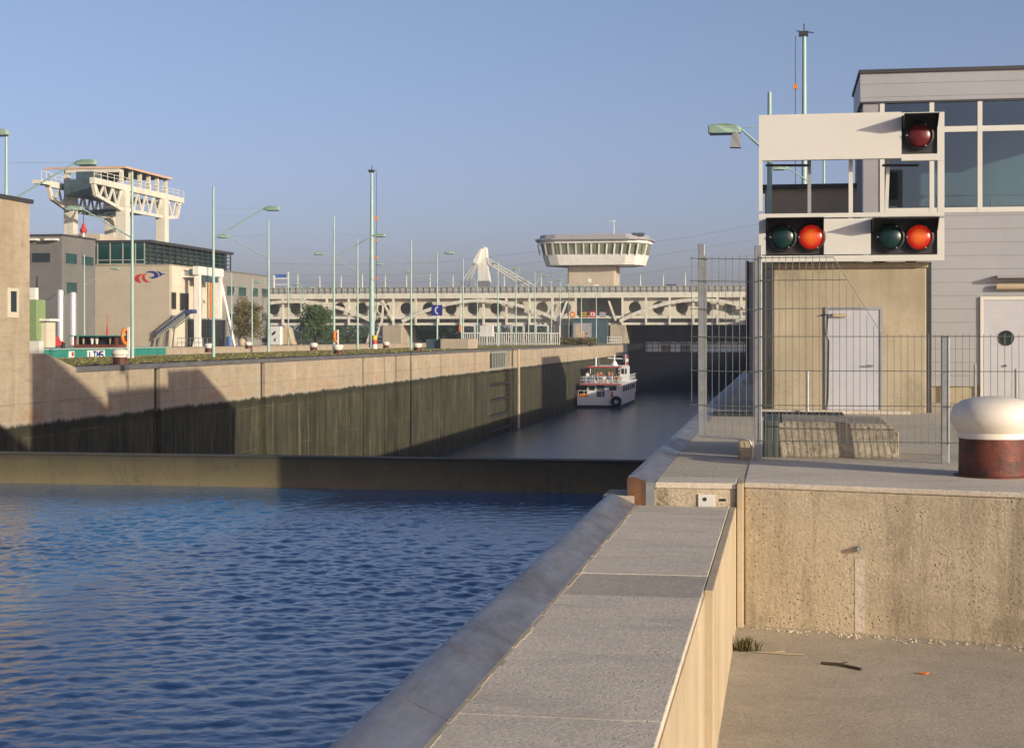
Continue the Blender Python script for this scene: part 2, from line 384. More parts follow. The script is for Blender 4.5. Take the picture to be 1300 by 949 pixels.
# ------------------------------------------------------------------ mesh helpers
def wloc(o):
    v = Vector((0, 0, 0))
    while o is not None: v += o.location; o = o.parent
    return v
class MB:
    def __init__(s): s.v = []; s.f = []
    def add(s, vs, fs):
        b = len(s.v); s.v += [tuple(x) for x in vs]; s.f += [tuple(b + i for i in f) for f in fs]; return s
    def box(s, x0, x1, y0, y1, z0, z1):
        x0, x1 = sorted((x0, x1)); y0, y1 = sorted((y0, y1)); z0, z1 = sorted((z0, z1))
        return s.add([(x0,y0,z0),(x1,y0,z0),(x1,y1,z0),(x0,y1,z0),(x0,y0,z1),(x1,y0,z1),(x1,y1,z1),(x0,y1,z1)],
                     [(0,3,2,1),(4,5,6,7),(0,1,5,4),(1,2,6,5),(2,3,7,6),(3,0,4,7)])
    def prism(s, poly, vec):
        n = len(poly); vec = Vector(vec)
        vs = [Vector(p) for p in poly] + [Vector(p) + vec for p in poly]
        return s.add(vs, [tuple(range(n)), tuple(range(2*n-1, n-1, -1))] + [(i, (i+1) % n, n + (i+1) % n, n + i) for i in range(n)])
    def bar(s, p, q, w, h=None, up=(0, 0, 1)):
        h = h or w; p = Vector(p); q = Vector(q); d = (q - p).normalized(); up = Vector(up)
        if abs(d.dot(up)) > .98: up = Vector((0, 1, 0))
        a = d.cross(up).normalized() * w / 2; b = a.cross(d).normalized() * h / 2
        return s.prism([p - a - b, p + a - b, p + a + b, p - a + b], q - p)
    def tube(s, p, q, r, r2=None, n=8):
        r2 = r if r2 is None else r2; p = Vector(p); q = Vector(q); d = (q - p).normalized()
        up = Vector((0, 0, 1)) if abs(d.z) < .95 else Vector((0, 1, 0))
        a = d.cross(up).normalized(); b = d.cross(a)
        vs = [p + (a * math.cos(2*math.pi*i/n) + b * math.sin(2*math.pi*i/n)) * r for i in range(n)] + \
             [q + (a * math.cos(2*math.pi*i/n) + b * math.sin(2*math.pi*i/n)) * r2 for i in range(n)]
        return s.add(vs, [tuple(range(n)), tuple(range(2*n-1, n-1, -1))] + [(i, (i+1) % n, n + (i+1) % n, n + i) for i in range(n)])
    def path(s, pts, r, n=6):
        for a, b in zip(pts, pts[1:]): s.tube(a, b, r, r, n)
        return s
    def lathe(s, c, prof, n=24, axis='z'):
        c = Vector(c); b = len(s.v); m = len(prof)
        for r, z in prof:
            for i in range(n):
                t = 2 * math.pi * i / n
                o = (r*math.cos(t), r*math.sin(t), z) if axis == 'z' else ((r*math.cos(t), z, r*math.sin(t)) if axis == 'y' else (z, r*math.cos(t), r*math.sin(t)))
                s.v.append(tuple(c + Vector(o)))
        for k in range(m - 1):
            for i in range(n):
                s.f.append((b+k*n+i, b+k*n+(i+1) % n, b+(k+1)*n+(i+1) % n, b+(k+1)*n+i))
        s.f.append(tuple(b + i for i in range(n))); s.f.append(tuple(b + (m-1)*n + i for i in range(n)))
        return s
    def torus(s, c, R_, r, axis='y', n=20, m=8, a0=0, a1=2*math.pi):
        c = Vector(c); b = len(s.v); full = abs(a1 - a0 - 2*math.pi) < 1e-6; k = n if full else n + 1
        for i in range(k):
            t = a0 + (a1 - a0) * i / n
            for j in range(m):
                p = 2*math.pi*j/m; rr = R_ + r*math.cos(p); h = r*math.sin(p)
                o = (rr*math.cos(t), h, rr*math.sin(t)) if axis == 'y' else ((h, rr*math.cos(t), rr*math.sin(t)) if axis == 'x' else (rr*math.cos(t), rr*math.sin(t), h))
                s.v.append(tuple(c + Vector(o)))
        for i in range(n if full else n):
            for j in range(m):
                i2 = (i + 1) % k
                s.f.append((b+i*m+j, b+i*m+(j+1) % m, b+i2*m+(j+1) % m, b+i2*m+j))
        return s
    def sheet(s, x0, x1, y0, y1, z): return s.add([(x0,y0,z),(x1,y0,z),(x1,y1,z),(x0,y1,z)], [(0,1,2,3)])
    def build(s, name, mat, parent=None, smooth=False, bevel=0.0, seg=2, closed=True):
        me = bpy.data.meshes.new(name); off = wloc(parent) if parent else Vector((0, 0, 0))
        me.from_pydata([tuple(Vector(p) - off) for p in s.v], [], s.f)
        if closed:
            bm = bmesh.new(); bm.from_mesh(me); bmesh.ops.recalc_face_normals(bm, faces=bm.faces); bm.to_mesh(me); bm.free()
        o = bpy.data.objects.new(name, me); COL.objects.link(o)
        if parent: o.parent = parent
        me.materials.append(MAT[mat] if isinstance(mat, str) else mat)
        if smooth:
            me.polygons.foreach_set("use_smooth", [True] * len(me.polygons))
            md = o.modifiers.new("split", 'EDGE_SPLIT'); md.split_angle = R(45)
        if bevel:
            b = o.modifiers.new("bevel", 'BEVEL'); b.width = bevel; b.segments = seg; b.limit_method = 'ANGLE'; b.angle_limit = R(40)
        return o
def tag(o, label=None, cat=None, group=None, kind=None):
    if label: o["label"] = label
    if cat: o["category"] = cat
    if group: o["group"] = group
    if kind: o["kind"] = kind
    return o
def thing(name, label, cat, loc, group=None):
    o = bpy.data.objects.new(name, None); COL.objects.link(o); o.location = loc; o.empty_display_size = .3
    return tag(o, label, cat, group)
def struct(o): o["kind"] = "structure"; return o
def dup(root, loc, label=None, rz=None):
    def cp(o, par):
        c = o.copy(); COL.objects.link(c)
        if par: c.parent = par
        for ch in o.children: cp(ch, c)
        return c
    r = cp(root, None); r.location = loc
    if label: r["label"] = label
    if rz is not None: r.rotation_euler = (0, 0, rz)
    return r

# ------------------------------------------------------------------ ground and water
XL0 = -29.0
ZW, ZL = -2.15, -8.85                     # upper water, lock water
XL, XR = -29.0, -1.35                     # lock walls
struct(MB().sheet(-1.12, 700, 14.3, 1200, 0).build("quay_ground", 'quay', closed=False))
struct(MB().sheet(-0.47, 60, -40, 14.3, -1.26).build("lower_ground", 'lower', closed=False))
YA = atX(38, XL0).y; YP0 = atX(60, XL0).y; YW = atX(97, XL0).y
struct(MB().sheet(-43, -29.6, YW, 290, -0.004).build("island_ground", 'quay', closed=False))
struct(MB().sheet(-1500, -66.5, -100, 1300, 0).build("harbour_ground", 'land', closed=False))
struct(MB().sheet(-4000, 4000, 1200, 9000, -1).build("far_ground", 'land', closed=False))
struct(MB().sheet(-66.5, -1.35, 302, 1200, -9.2).build("river_water", 'lockwater', closed=False))
struct(MB().sheet(-29, -1.3, 35.2, 302, ZL).build("lock_water", 'lockwater', closed=False))
struct(MB().sheet(-66.5, -43, -60, 302, -2.3).build("harbour_water", 'lockwater', closed=False))

def upstream_water():
    x0, x1, y0, y1 = -18.0, -1.3, 9.0, 34.6
    nx, ny = 460, 720
    xs = np.linspace(x0, x1, nx); ys = np.linspace(y0, y1, ny)
    X, Y = np.meshgrid(xs, ys)
    rng = np.random.default_rng(3)
    Z = np.zeros_like(X); DX = np.zeros_like(X); DY = np.zeros_like(X)
    for i in range(190):
        lam = float(np.exp(rng.uniform(np.log(.11), np.log(.62))))
        th = rng.normal(-1.35, .75)
        k = 2 * np.pi / lam; kx, ky = k*np.cos(th), k*np.sin(th)
        a = .0035 * lam ** 1.0 * rng.uniform(.5, 1.2)
        ph = rng.uniform(0, 6.28)
        # slow spatial envelopes keep the pattern from repeating
        env = .55 + .45*np.sin(X*rng.uniform(-.9, .9) + Y*rng.uniform(-.6, .6) + rng.uniform(0, 6.28))
        arg = kx*X + ky*Y + ph
        Z += a*env*np.sin(arg); DX -= .6*a*env*np.cos(arg)*np.cos(th); DY -= .6*a*env*np.cos(arg)*np.sin(th)
    pn = sum(np.sin(X*rng.normal(0, .55) + Y*rng.normal(0, .45) + rng.uniform(0, 6.28)) for _ in range(9))/3.0
    patch = np.clip(.95 + .35*pn, .55, 1.5)
    calm = patch*(.42 + .58*np.clip((33.0 - Y - 1.2*np.sin(X*.55) - .8*np.sin(X*1.3+1)) / 4.0, 0, 1))
    edge = np.clip((X - x0) / 1.0, 0, 1) * np.clip((34.6 - Y) / .4, 0, 1) * np.clip((x1 - X) / .3, 0, 1)
    Z *= calm*edge; DX *= calm*edge; DY *= calm*edge
    P = np.stack([X+DX, Y+DY, Z+ZW], -1).reshape(-1, 3)
    idx = np.arange(nx*ny).reshape(ny, nx)
    F = np.stack([idx[:-1, :-1], idx[:-1, 1:], idx[1:, 1:], idx[1:, :-1]], -1).reshape(-1, 4)
    me = bpy.data.meshes.new("water"); me.from_pydata(P.tolist(), [], F.tolist())
    me.polygons.foreach_set("use_smooth", [True]*len(me.polygons)); me.materials.append(MAT['water'])
    o = bpy.data.objects.new("water", me); COL.objects.link(o); struct(o)
    b = MB()
    b.sheet(-29, x0, -60, 34.6, ZW); b.sheet(x0, -1.3, -60, y0, ZW)
    struct(b.build("upstream_water", 'water', closed=False))
upstream_water()

# ------------------------------------------------------------------ foreground parapet
def swept(profile, y0, y1, mb):           # profile of (x, z) swept along Y
    mb.prism([(x, y0, z) for x, z in profile], (0, y1 - y0, 0))
par = thing("parapet_wall", "low concrete wall with rounded steel edge in the foreground beside the blue water", "wall", (-.9, 8, -1.26))
ys = [-6, 6.15, 9.1, 9.95, 14.0]
for k, (a, b) in enumerate(zip(ys, ys[1:])):
    mb = MB(); mb.box(-1.28, -.46, a + .0015, b - .0015, -3.6, -.2 - .003*(k == 2)); mb.build("wall_body", 'con_dark' if k == 2 else 'con_near', par, bevel=.005)
MB().box(-1.262, -.474, -5.9, 13.9, -3.5, -.212).build("joint_filler", 'con_pier', par)
MB().box(-.458, -.40, 9.4, 14.02, -1.4, -.203).build("pilaster", 'con_side', par, bevel=.008)
MB().box(-.459, -.452, -6, 9.4, -1.4, -.235).build("side_face", 'con_side', par)
prof = [(-1.285, -.192), (-1.36, -.158), (-1.44, -.120), (-1.485, -.102), (-1.525, -.105), (-1.558, -.130), (-1.582, -.18), (-1.595, -.28), (-1.60, -.5)]
prof_in = [(-1.585, -.5), (-1.58, -.28), (-1.565, -.2), (-1.54, -.155), (-1.505, -.125), (-1.45, -.122), (-1.39, -.145), (-1.34, -.19), (-1.285, -.215)]
for a, b in ((-6, 2.0), (2.0, 6.0), (6.0, 10.15), (10.15, 14.02)):
    m = MB(); swept(prof + prof_in, a + .006, b - .006, m); m.build("coping_plate", 'coping', par, smooth=True)
m = MB()
pts = []
rr = random.Random(4)
y = -6
while y < 14:
    w = rr.uniform(.004, .022); L = rr.uniform(.05, .3)
    m.box(-1.292, -1.275 + w, y, min(y + L, 14.0), -.23, -.197 + rr.uniform(-.004, .003)); y += L
m.build("mortar_joint", 'con_pier', par)
m = MB(); m.box(-1.3, -1.58, 14.021, 14.6, -3.6, -.12); m.build("wall_end", 'con_pier', par)

# ------------------------------------------------------------------ upper quay wall (right)
qw = thing("quay_wall", "rough stained concrete step wall below the fence with a pale end strip", "wall", (1.5, 14.2, -1.26))
f0, f1 = Vector((-.335, 14.16, 0)), Vector((9.0, 11.9, 0))
def wallpoly(x0, x1, z0, z1, th, mbx, proud=0):
    d = (f1 - f0) / (f1.x - f0.x); p = f0 + d*(x0 - f0.x); q = f0 + d*(x1 - f0.x)
    nrm = Vector((d.y, -1, 0)).normalized()*proud
    p = p + nrm; q = q + nrm
    mbx.prism([(p.x, p.y, z0), (q.x, q.y, z0), (q.x, q.y + th, z0), (p.x, p.y + th, z0)], (0, 0, z1 - z0))
m = MB(); wallpoly(-.335, 9.0, -1.6, -.045, 2.6, m); m.build("wall_face", 'con_wall', qw, bevel=.02)
m = MB(); wallpoly(-.335, 9.0, -.044, .006, 2.6, m, .004); m.build("edge_strip", 'con_near', qw, bevel=.012)
MB().box(-.396, -.337, 14.02, 14.6, -1.6, .004).build("corner_strip", 'con_side', qw, bevel=.008)
m = MB(); wallpoly(.62, .70, -1.25, -.62, .1, m, .003); m.build("exposed_joint", 'con_near', qw)
m = MB(); m.lathe((.655, 13.905, -.53), [(.001, -.03), (.022, -.03), (.026, 0), (.026, .06)], 12, 'y'); m.build("drain_plug", 'galv', qw)
MB().box(-1.115, -.398, 14.06, 14.6, -1.6, -.05).build("end_face", 'con_wall', qw, bevel=.01)
MB().box(-1.118, -.398, 14.05, 14.6, -.049, .004).build("end_edge", 'con_near', qw, bevel=.008)
w = MB().box(-.735, -.59, 14.045, 14.06, -.25, -.097).build("marker_plate", 'board_white', qw, bevel=.003)
MB().lathe((-.675, 14.04, -.14), [(.001, 0), (.018, 0), (.018, .01)], 10, 'y').build("bolt", 'steel_dark', w)
MB().box(-.545, -.49, 14.052, 14.062, -.155, -.135).build("slot", 'black', qw)

rw = thing("lock_wall", "right lock wall with sloping steel edge plates running past the hut", "wall", (-1.2, 60, 0))
MB().box(XR + .01, -1.0, 14.06, 305, -14, -.06).build("wall_body", 'lockwall', rw)
cp = [(-1.122, .004), (-1.30, .055), (-1.355, .052), (-1.368, .02), (-1.368, -.28), (-1.352, -.28), (-1.352, .0), (-1.30, .02), (-1.122, -.03)]
yy = 14.05
k = 0
while yy < 304:
    L = 2.95 if yy < 60 else 12.0
    m = MB(); swept(cp, yy + .006, min(yy + L, 305) - .006, m); m.build("coping_plate", 'coping', rw); yy += L
MB().prism([(-1.365, 14.04, -.26), (-1.20, 14.04, -.26), (-1.20, 14.04, .012), (-1.30, 14.04, .045), (-1.362, 14.04, .045)], (0, .009, 0)).build("rusty_end_plate", 'rust', rw)
MB().box(-1.198, -1.119, 14.038, 14.049, -.28, -.002).build("end_plate", 'galv', rw)

# weeds and litter on the lower ground
def tuft(name, c, n, h, spread, label):
    m = MB(); r = random.Random(hash(label) % 1000 if False else len(label))
    for i in range(n):
        a = r.uniform(0, 6.28); d = r.uniform(0, spread); L = r.uniform(.4, 1)*h
        p = Vector(c) + Vector((math.cos(a)*d, math.sin(a)*d*.6, 0)); b = r.uniform(0, 6.28); lean = r.uniform(.1, .8)*L
        s = Vector((math.cos(b + 1.57), math.sin(b + 1.57), 0))*.006
        t1 = p + Vector((math.cos(b)*lean*.4, math.sin(b)*lean*.4, L*.6)); t2 = p + Vector((math.cos(b)*lean, math.sin(b)*lean, L*.85))
        m.add([p - s, p + s, t1 + s*.7, t1 - s*.7, t2], [(0, 1, 2, 3), (3, 2, 4)])
    o = m.build(name, 'leaf_olive', closed=False); tag(o, label, "weed"); return o
tuft("weed", (-.30, 13.0, -1.26), 130, .14, .12, "small green weed growing at the foot of the concrete end strip")
m = MB(); m.prism([(1.02, 12.3, -1.254), (1.07, 12.28, -1.254), (1.10, 12.31, -1.252), (1.05, 12.335, -1.25)], (0, 0, .006)); tag(m.build("fallen_leaf", 'orange'), "orange dry leaf lying on the lower paving", "leaf")
m = MB(); m.path([(.30, 12.55, -1.25), (.42, 12.50, -1.243), (.55, 12.42, -1.25), (.60, 12.36, -1.25)], .012, 6); m.path([(.42, 12.50, -1.243), (.50, 12.52, -1.23)], .006, 5)
tag(m.build("twig", 'bark'), "dark broken twig lying on the lower paving", "twig")
m = MB(); m.path([(-.2, 12.9, -1.25), (.0, 12.86, -1.248), (.18, 12.85, -1.25)], .006, 5); m.path([(-.1, 12.88, -1.25), (.02, 12.93, -1.24)], .004, 5)
tag(m.build("straw", 'con_side'), "pale dry straw stalk lying beside the small weed", "straw")
stn = MB(); r = random.Random(11)
for i in range(260):
    x = r.uniform(-.3, 4); y = 14.1 - .24*(x + .33) - abs(r.gauss(0, .09)) - .02
    sz = r.uniform(.006, .018); stn.lathe((x, y, -1.26), [(.001, sz*.9), (sz*.7, sz*.6), (sz, 0)], 5)
tag(stn.build("gravel", 'con_wall'), None, None, None, "stuff")

# ------------------------------------------------------------------ upstream gate beam
g = thing("lock_gate", "long stained steel gate beam crossing the water below the left wall", "gate", (-15, 34.8, -2.15))
MB().box(-29, -1.37, 34.62, 35.05, -9.5, -1.475).build("gate_leaf", 'gate', g, bevel=.02)
MB().box(-29, -1.37, 34.60, 35.08, -1.474, -1.44).build("sealing_rail", 'gate', g, bevel=.01)

# ------------------------------------------------------------------ left lock wall
lw = thing("lock_wall", "long left lock wall with dark algae band under pale concrete", "wall", (-29, 150, -8.85))
YE = 291.0
grooves = [(200, .75), (334, .85), (461.5, .55), (503, .8), (560, .5), (603, .5), (651, 1.5), (687, .5), (720, .8), (738, .8), (754, .8), (774, .8)]
gy = [(atX(px, XL).y, w) for px, w in grooves]
m = MB(); cur = YW
niche = (atX(622, XL).y, atX(648, XL).y)
for y, w in gy:
    segs = [(cur, y - w/2)]
    for a, b in segs:
        if a < niche[0] < b:
            m.box(XL, XL - 1.2, a, niche[0], -14, -.2); m.box(XL, XL - 1.2, niche[0], b, -2.2, -.2) if False else None
            m.box(XL, XL - 1.2, niche[1], b, -14, -.2) if niche[1] < b else None
            m.box(XL, XL - 1.2, niche[0], min(niche[1], b), -2.25, -1.9)
        else: m.box(XL, XL - 1.2, a, b, -14, -.2)
    cur = y + w/2
m.box(XL, XL - 1.2, cur, YE, -14, -.2)
m.box(XL - .55, XL - 1.5, YW, YE, -14, -.2)
m.build("wall_body", 'lockwall', lw, bevel=.03)
MB().box(XL + .03, XL - .75, YW, YE, -.199, .03).build("coping_edge", 'coping_dark', lw, bevel=.03)
for (y, w), (px, _) in zip(gy, grooves):
    if w > .6 and px < 640:
        m = MB(); m.box(XL + .05, XL - .5, y - w/2 - .12, y - w/2 + .02, -14, -2.2)
        m.box(XL + .05, XL - .5, y + w/2 - .02, y + w/2 + .14, -14, -2.2)
        m.build("groove_rail", 'lockwall', lw)
        MB().box(XL - .2, XL - .5, y - w/2 + .03, y + w/2 - .03, -2.2, -.2).build("groove_guard", 'steel_dark', lw)
for (y, w), (px, _) in zip(gy, grooves):
    if not (w > .6 and px < 640):
        MB().box(XL - .12, XL - .5, y - w/2 + .03, y + w/2 - .03, -1.9, -.2).build("groove_guard", 'steel_dark', lw)
# ladder niche: grating above, bars below
y0, y1 = niche
MB().box(XL - .45, XL - .6, y0 + .8, y1 - .8, -2.0, -.25).build("niche_shade", 'black', lw)  # black panel paints the recess dark behind the grating
m = MB(); m.box(XL - .1, XL - .3, y0 + 1.2, y1 - 1.2, -.45, -.2)
for i in range(11):
    yy = y0 + 1.4 + (y1 - y0 - 2.8)*i/10; m.box(XL + .02, XL - .06, yy - .06, yy + .06, -1.9, -.3)
m.box(XL + .03, XL - .06, y0 + 1.2, y1 - 1.2, -2.05, -1.9); m.box(XL + .03, XL - .06, y0 + 1.2, y1 - 1.2, -.38, -.28)
m.build("grating", 'rail', lw)
m = MB()
for z in (-3.6, -5.2, -6.8, -8.3): m.box(XL + .04, XL - .5, y0, y1, z - .09, z + .09)
m.build("niche_bar", 'steel_dark', lw)
MB().tube((XL + .12, atX(657, XL).y, -14), (XL + .12, atX(657, XL).y, -.1), .16).build("guide_pipe", 'con_side', lw)
# wing wall beside the building
m = MB(); m.add([(XL - .02, YP0, -14), (XL - .02, YW, -14), (XL - .02, YW, 0), (XL - .02, YP0, .62), (XL - 4, YP0, -14), (XL - 4, YW, -14), (XL - 4, YW, 0), (XL - 4, YP0, .62)],
                [(0,1,2,3), (4,7,6,5), (0,3,7,4), (1,5,6,2), (3,2,6,7), (0,4,5,1)])
m.build("wing_wall", 'lockwall', lw)
MB().box(XL - 4, -43, YW - .4, YW, -10, -.005).build("end_wall", 'con_pier', lw)
iw = MB().box(-42.4, -43, YW - .4, 291, -12, .02).build("island_wall", 'con_pier'); tag(iw, "concrete wall on the far side of the grass island, mostly hidden", "wall")
fw = thing("harbour_wall", "low pale wall of the far basin behind the grass strip", "wall", (-66.5, 150, 0))
MB().box(-66.0, -67, -60, 300, -12, -.02).build("wall_body", 'lockwall', fw)
MB().box(-65.9, -67, -60, 300, -.019, .10).build("coping_edge", 'con_pier', fw)

# grass on the island: ground cover
def grass():
    r = random.Random(5); b = MB()
    nx, ny = 8, 90
    for j in range(ny):
        ya = YW + .3 + (255 - YW)*j/ny; yb = YW + .3 + (255 - YW)*(j+1)/ny
        b.sheet(-41.5, -30.4, ya, yb, .035)
    for i in range(4500):
        y = YW + .5 + 130*r.random()**1.6; x = r.uniform(-41.5, -30.3); a = r.uniform(0, 3.14); h = r.uniform(.05, .11); w = r.uniform(.05, .16)
        dx, dy = math.cos(a)*w, math.sin(a)*w
        b.add([(x-dx, y-dy, .01), (x+dx, y+dy, .01), (x+r.uniform(-.1, .1), y+r.uniform(-.1, .1), h)], [(0, 1, 2)])
    o = b.build("grass", 'grass', closed=False); o["kind"] = "stuff"
grass()

# ------------------------------------------------------------------ building at the left edge
A = thing("lock_building", "tall beige concrete building rising from the water at the left edge", "building", (-36, 40, -2.15))
ztop = 6.5
MB().box(-46, XL, -12, YA, -14, ztop).build("wall", 'lockwall', A, bevel=.03)
MB().box(-46.2, XL + .06, -12.2, YA + .2, ztop, ztop + .16).build("roof_edge", 'roof_dark', A)
p0, p1 = atX(9, XL, 403), atX(23, XL, 366)
f = MB().box(XL + .04, XL - .02, p0.y, p1.y, p0.z, p1.z).build("window", 'con_face', A)
MB().box(XL + .045, XL + .03, p0.y + .22, p1.y - .2, p0.z + .22, p1.z - .12).build("pane", 'glass_dark', f)
MB().box(-34, XL, YA + .005, YP0 - .005, -14, .62).build("plinth", 'lockwall', A)
MB().box(XL - 1.0, XL - .1, YP0 - .5, YP0 - .1, .621, 1.12).build("cabinet", 'white', A)

# ------------------------------------------------------------------ right side: hut, signal, fence, bollard, building
HY = 27.6
hut = thing("concrete_hut", "stained concrete hut under the signal board with grey steel door", "hut", at(1075, HY) * Vector((1, 1, 0)) if False else (1.0, 29, 0))
xl, xc, xr = at(966, HY).x, at(982, HY).x, at(1176, HY).x
zt = at(1080, HY, 333).z
m = MB(); m.prism([(xl, HY + .5, -.02), (xc, HY, -.02), (xr, HY, -.02), (xr, 31.4, -.02), (xl, 31.4, -.02)], (0, 0, zt - .1 + .02))
m.build("wall", 'con_hut', hut, bevel=.02)
m = MB(); m.prism([(xl - .02, HY + .5, zt - .1), (xc, HY - .03, zt - .1), (xr + .03, HY - .03, zt - .1), (xr + .03, 31.4, zt - .1), (xl - .02, 31.4, zt - .1)], (0, 0, .1))
m.build("roof", 'con_hut', hut, bevel=.015)
d0, d1 = at(1051, HY, 523), at(1117, HY, 393)
fr = MB(); fr.box(d0.x - .05, d0.x, HY - .03, HY + .02, d0.z, d1.z + .05); fr.box(d1.x, d1.x + .05, HY - .03, HY + .02, d0.z, d1.z + .05); fr.box(d0.x, d1.x, HY - .03, HY + .02, d1.z, d1.z + .05)
door = MB().box(d0.x, d1.x, HY - .015, HY + .02, d0.z, d1.z).build("door", 'door_grey', hut, bevel=.006)
fr.build("door_frame", 'grey_metal', door)
hz = at(1105, HY, 464)
mm = MB(); mm.tube((hz.x + .05, HY - .07, hz.z), (hz.x - .09, HY - .07, hz.z + .01), .012); mm.tube((hz.x + .05, HY - .07, hz.z), (hz.x + .05, HY, hz.z), .012); mm.build("handle", 'galv', door)
c = at(1066, HY, 400); MB().box(c.x - .12, c.x + .12, HY - .07, HY - .018, c.z - .03, c.z + .03).build("door_closer", 'con_side', door)
mm = MB(); pp = [at(x, HY - .03, y) for x, y in ((1042, 400), (1051, 399), (1049, 425), (1052, 432), (1051, 505), (1049, 520))]; mm.path(pp, .012, 6); mm.build("cable", 'steel_dark', hut)
MB().box(xl - .1, xr - .3, HY - .5, HY - .001, -.02, .05).build("doorstep", 'con_near', hut, bevel=.015)
MB().box(xr + .005, xr + .09, HY + .06, HY + .5, 0, zt).build("shadow_gap", 'steel_dark', hut)  # dark strip painted in for the shadowed gap at the hut's edge

gr = thing("drain_grating", "flat ribbed steel grating lying in front of the concrete hut", "grating", (at(985, 26.3).x, 26.3, 0))
m = MB(); gx0, gx1 = at(906, 26.3).x, at(1069, 26.3).x
for i in range(34):
    x = gx0 + (gx1 - gx0)*i/33; m.box(x - .012, x + .012, 25.9, 26.6, .0, .055)
for y in (25.9, 26.25, 26.6): m.box(gx0, gx1, y - .015, y + .015, .0, .05)
m.build("bars", 'steel_dark', gr)

# concrete block behind the fence
bx0, bx1 = at(989, 17.3).x, at(1141, 17.3).x
blk = thing("concrete_block", "weathered pebbly concrete block with a dark end behind the mesh fence", "block", ((bx0 + bx1)/2, 17.8, 0))
m = MB(); m.prism([(bx0, 17.25, -.01), (bx1, 17.25, -.01), (bx1, 17.25, .30), (bx1 - .12, 17.3, .37), (bx0 + .03, 17.3, .39), (bx0, 17.25, .38)], (0, 1.5, 0))
m.build("block_body", 'con_block', blk, bevel=.03, seg=3)
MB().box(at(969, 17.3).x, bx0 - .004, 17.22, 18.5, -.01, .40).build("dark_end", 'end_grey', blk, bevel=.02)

# thin posts beside hut and building
def stake(px, Y, py_top, label):
    p = at(px, Y, py_top); s = thing("marker_post", label, "post", (p.x, Y, 0))
    MB().tube((p.x, Y, 0), (p.x, Y, p.z), .028, .028, 10).build("tube", 'galv', s)
    MB().box(p.x - .06, p.x + .06, Y - .06, Y + .06, 0, .015).build("foot_plate", 'galv', s)
stake(1025, 27.0, 471, "short thin steel post standing left of the hut door")
stake(1238, 31.2, 462, "short thin steel post beside the grey building door")
stake(1290, 31.2, 468, "short thin steel post at the right picture edge before the building door")

# signal board
SY = 27.3
sb = thing("signal_board", "white ship signal board with red and green lamps on the hut roof", "signal", (1.0, SY, zt))
def P(px, py, Y=SY): return at(px, Y, py)
def rect(mb, px0, px1, py0, py1, ya, yb):
    a = P(px0, py1); b = P(px1, py0); mb.box(a.x, b.x, ya, yb, a.z, b.z)
m = MB()   # upper panel with an opening for the lamp box
rect(m, 963.5, 1144.5, 142, 204, SY, SY + .14); rect(m, 1144.5, 1190, 142, 147, SY, SY + .14); rect(m, 1144.5, 1190, 195, 204, SY, SY + .14); rect(m, 1190, 1199, 142, 204, SY, SY + .14)
m.build("upper_panel", 'board_white', sb)
for u0, u1 in ((963.5, 968), (1190.5, 1199)):
    m = MB(); rect(m, u0, u1, 204, 268.4, SY, SY + .12); m.build("side_post", 'board_white', sb)
m = MB()
rect(m, 963.5, 1199, 268.5, 277, SY - .002, SY + .14); rect(m, 963.5, 972, 277, 323, SY - .002, SY + .14); rect(m, 1046, 1105.5, 277, 323, SY - .002, SY + .14)
rect(m, 1190, 1199, 277, 323, SY - .002, SY + .14); rect(m, 963.5, 1199, 323, 332.5, SY - .002, SY + .14)
m.build("lower_panel", 'board_white', sb)
def lampbox(px0, px1, py0, py1, lamps):
    m = MB(); rect(m, px0 + .2, px1 - .2, py0 + .2, py1 - .2, SY + .05, SY + .3)
    bxo = m.build("lamp_box", 'lampbox', sb)
    a = P(px0, py0); b = P(px1, py0); h = MB(); e = .48; t = .012
    z0 = a.z - .004
    h.prism([(a.x + .02, SY + .05, z0), (b.x - .01, SY + .05, z0), (b.x - .01, SY - e, z0 - .02), (a.x + .02, SY - e, z0 - .02)], (0, 0, -t))
    for x in (a.x + .02, b.x - .01 - t):
        h.prism([(x, SY + .05, z0), (x, SY - e, z0 - .02), (x, SY - .22, z0 - .2), (x, SY + .05, z0 - .26)], (t, 0, 0))
    h.build("visor", 'black', sb)
    for px, py, kind in lamps:
        c = P(px, py); r = .212
        rim = MB(); rim.lathe((c.x, SY, c.z), [(r + .03, .05), (r + .03, -.03), (r, -.05), (r - .004, -.03), (r - .004, .05)], 32, 'y'); rim.build("lamp_rim", 'black', bxo, smooth=True)
        le = bpy.data.objects  # lens
        lm = MB(); lm.lathe((0, 0, 0), [(.0005, -.075), (.05, -.072), (.1, -.062), (.15, -.046), (.19, -.024), (r - .006, -.005), (r - .006, .02)], 32, 'y')
        lo = lm.build("lens", kind, None, smooth=True); lo.parent = bxo; lo.location = (c.x - sb.location.x, SY - sb.location.y - .0, c.z - sb.location.z)
        lo["label"] = {'lit': "glowing red lens", 'lens_red': "dark unlit red lens", 'lens_green': "unlit green lens"}[kind]
        for ang in (60, 180, 300):
            sc = MB(); sc.lathe((c.x + math.cos(R(ang))*(r - .005), SY - .055, c.z + math.sin(R(ang))*(r - .005)), [(.001, -.01), (.014, -.008), (.014, .03)], 8, 'y')
            sc.build("clip_screw", 'galv', bxo)
lampbox(1144.5, 1190, 147, 195, [(1167, 172, 'lens_red')])
lampbox(972, 1046, 277, 323, [(993.5, 301, 'lens_green'), (1030, 301, 'lit')])
lampbox(1105.5, 1190, 277, 323, [(1130, 301, 'lens_green'), (1167, 301, 'lit')])
m = MB()
for px in (1027.5,): 
    a = P(px, 268, SY + .5); b = P(px, 204, SY + .5); m.bar((a.x, SY + .5, zt), (a.x, SY + .5, b.z + .5), .06)
m.build("rear_post", 'grey_metal', sb)
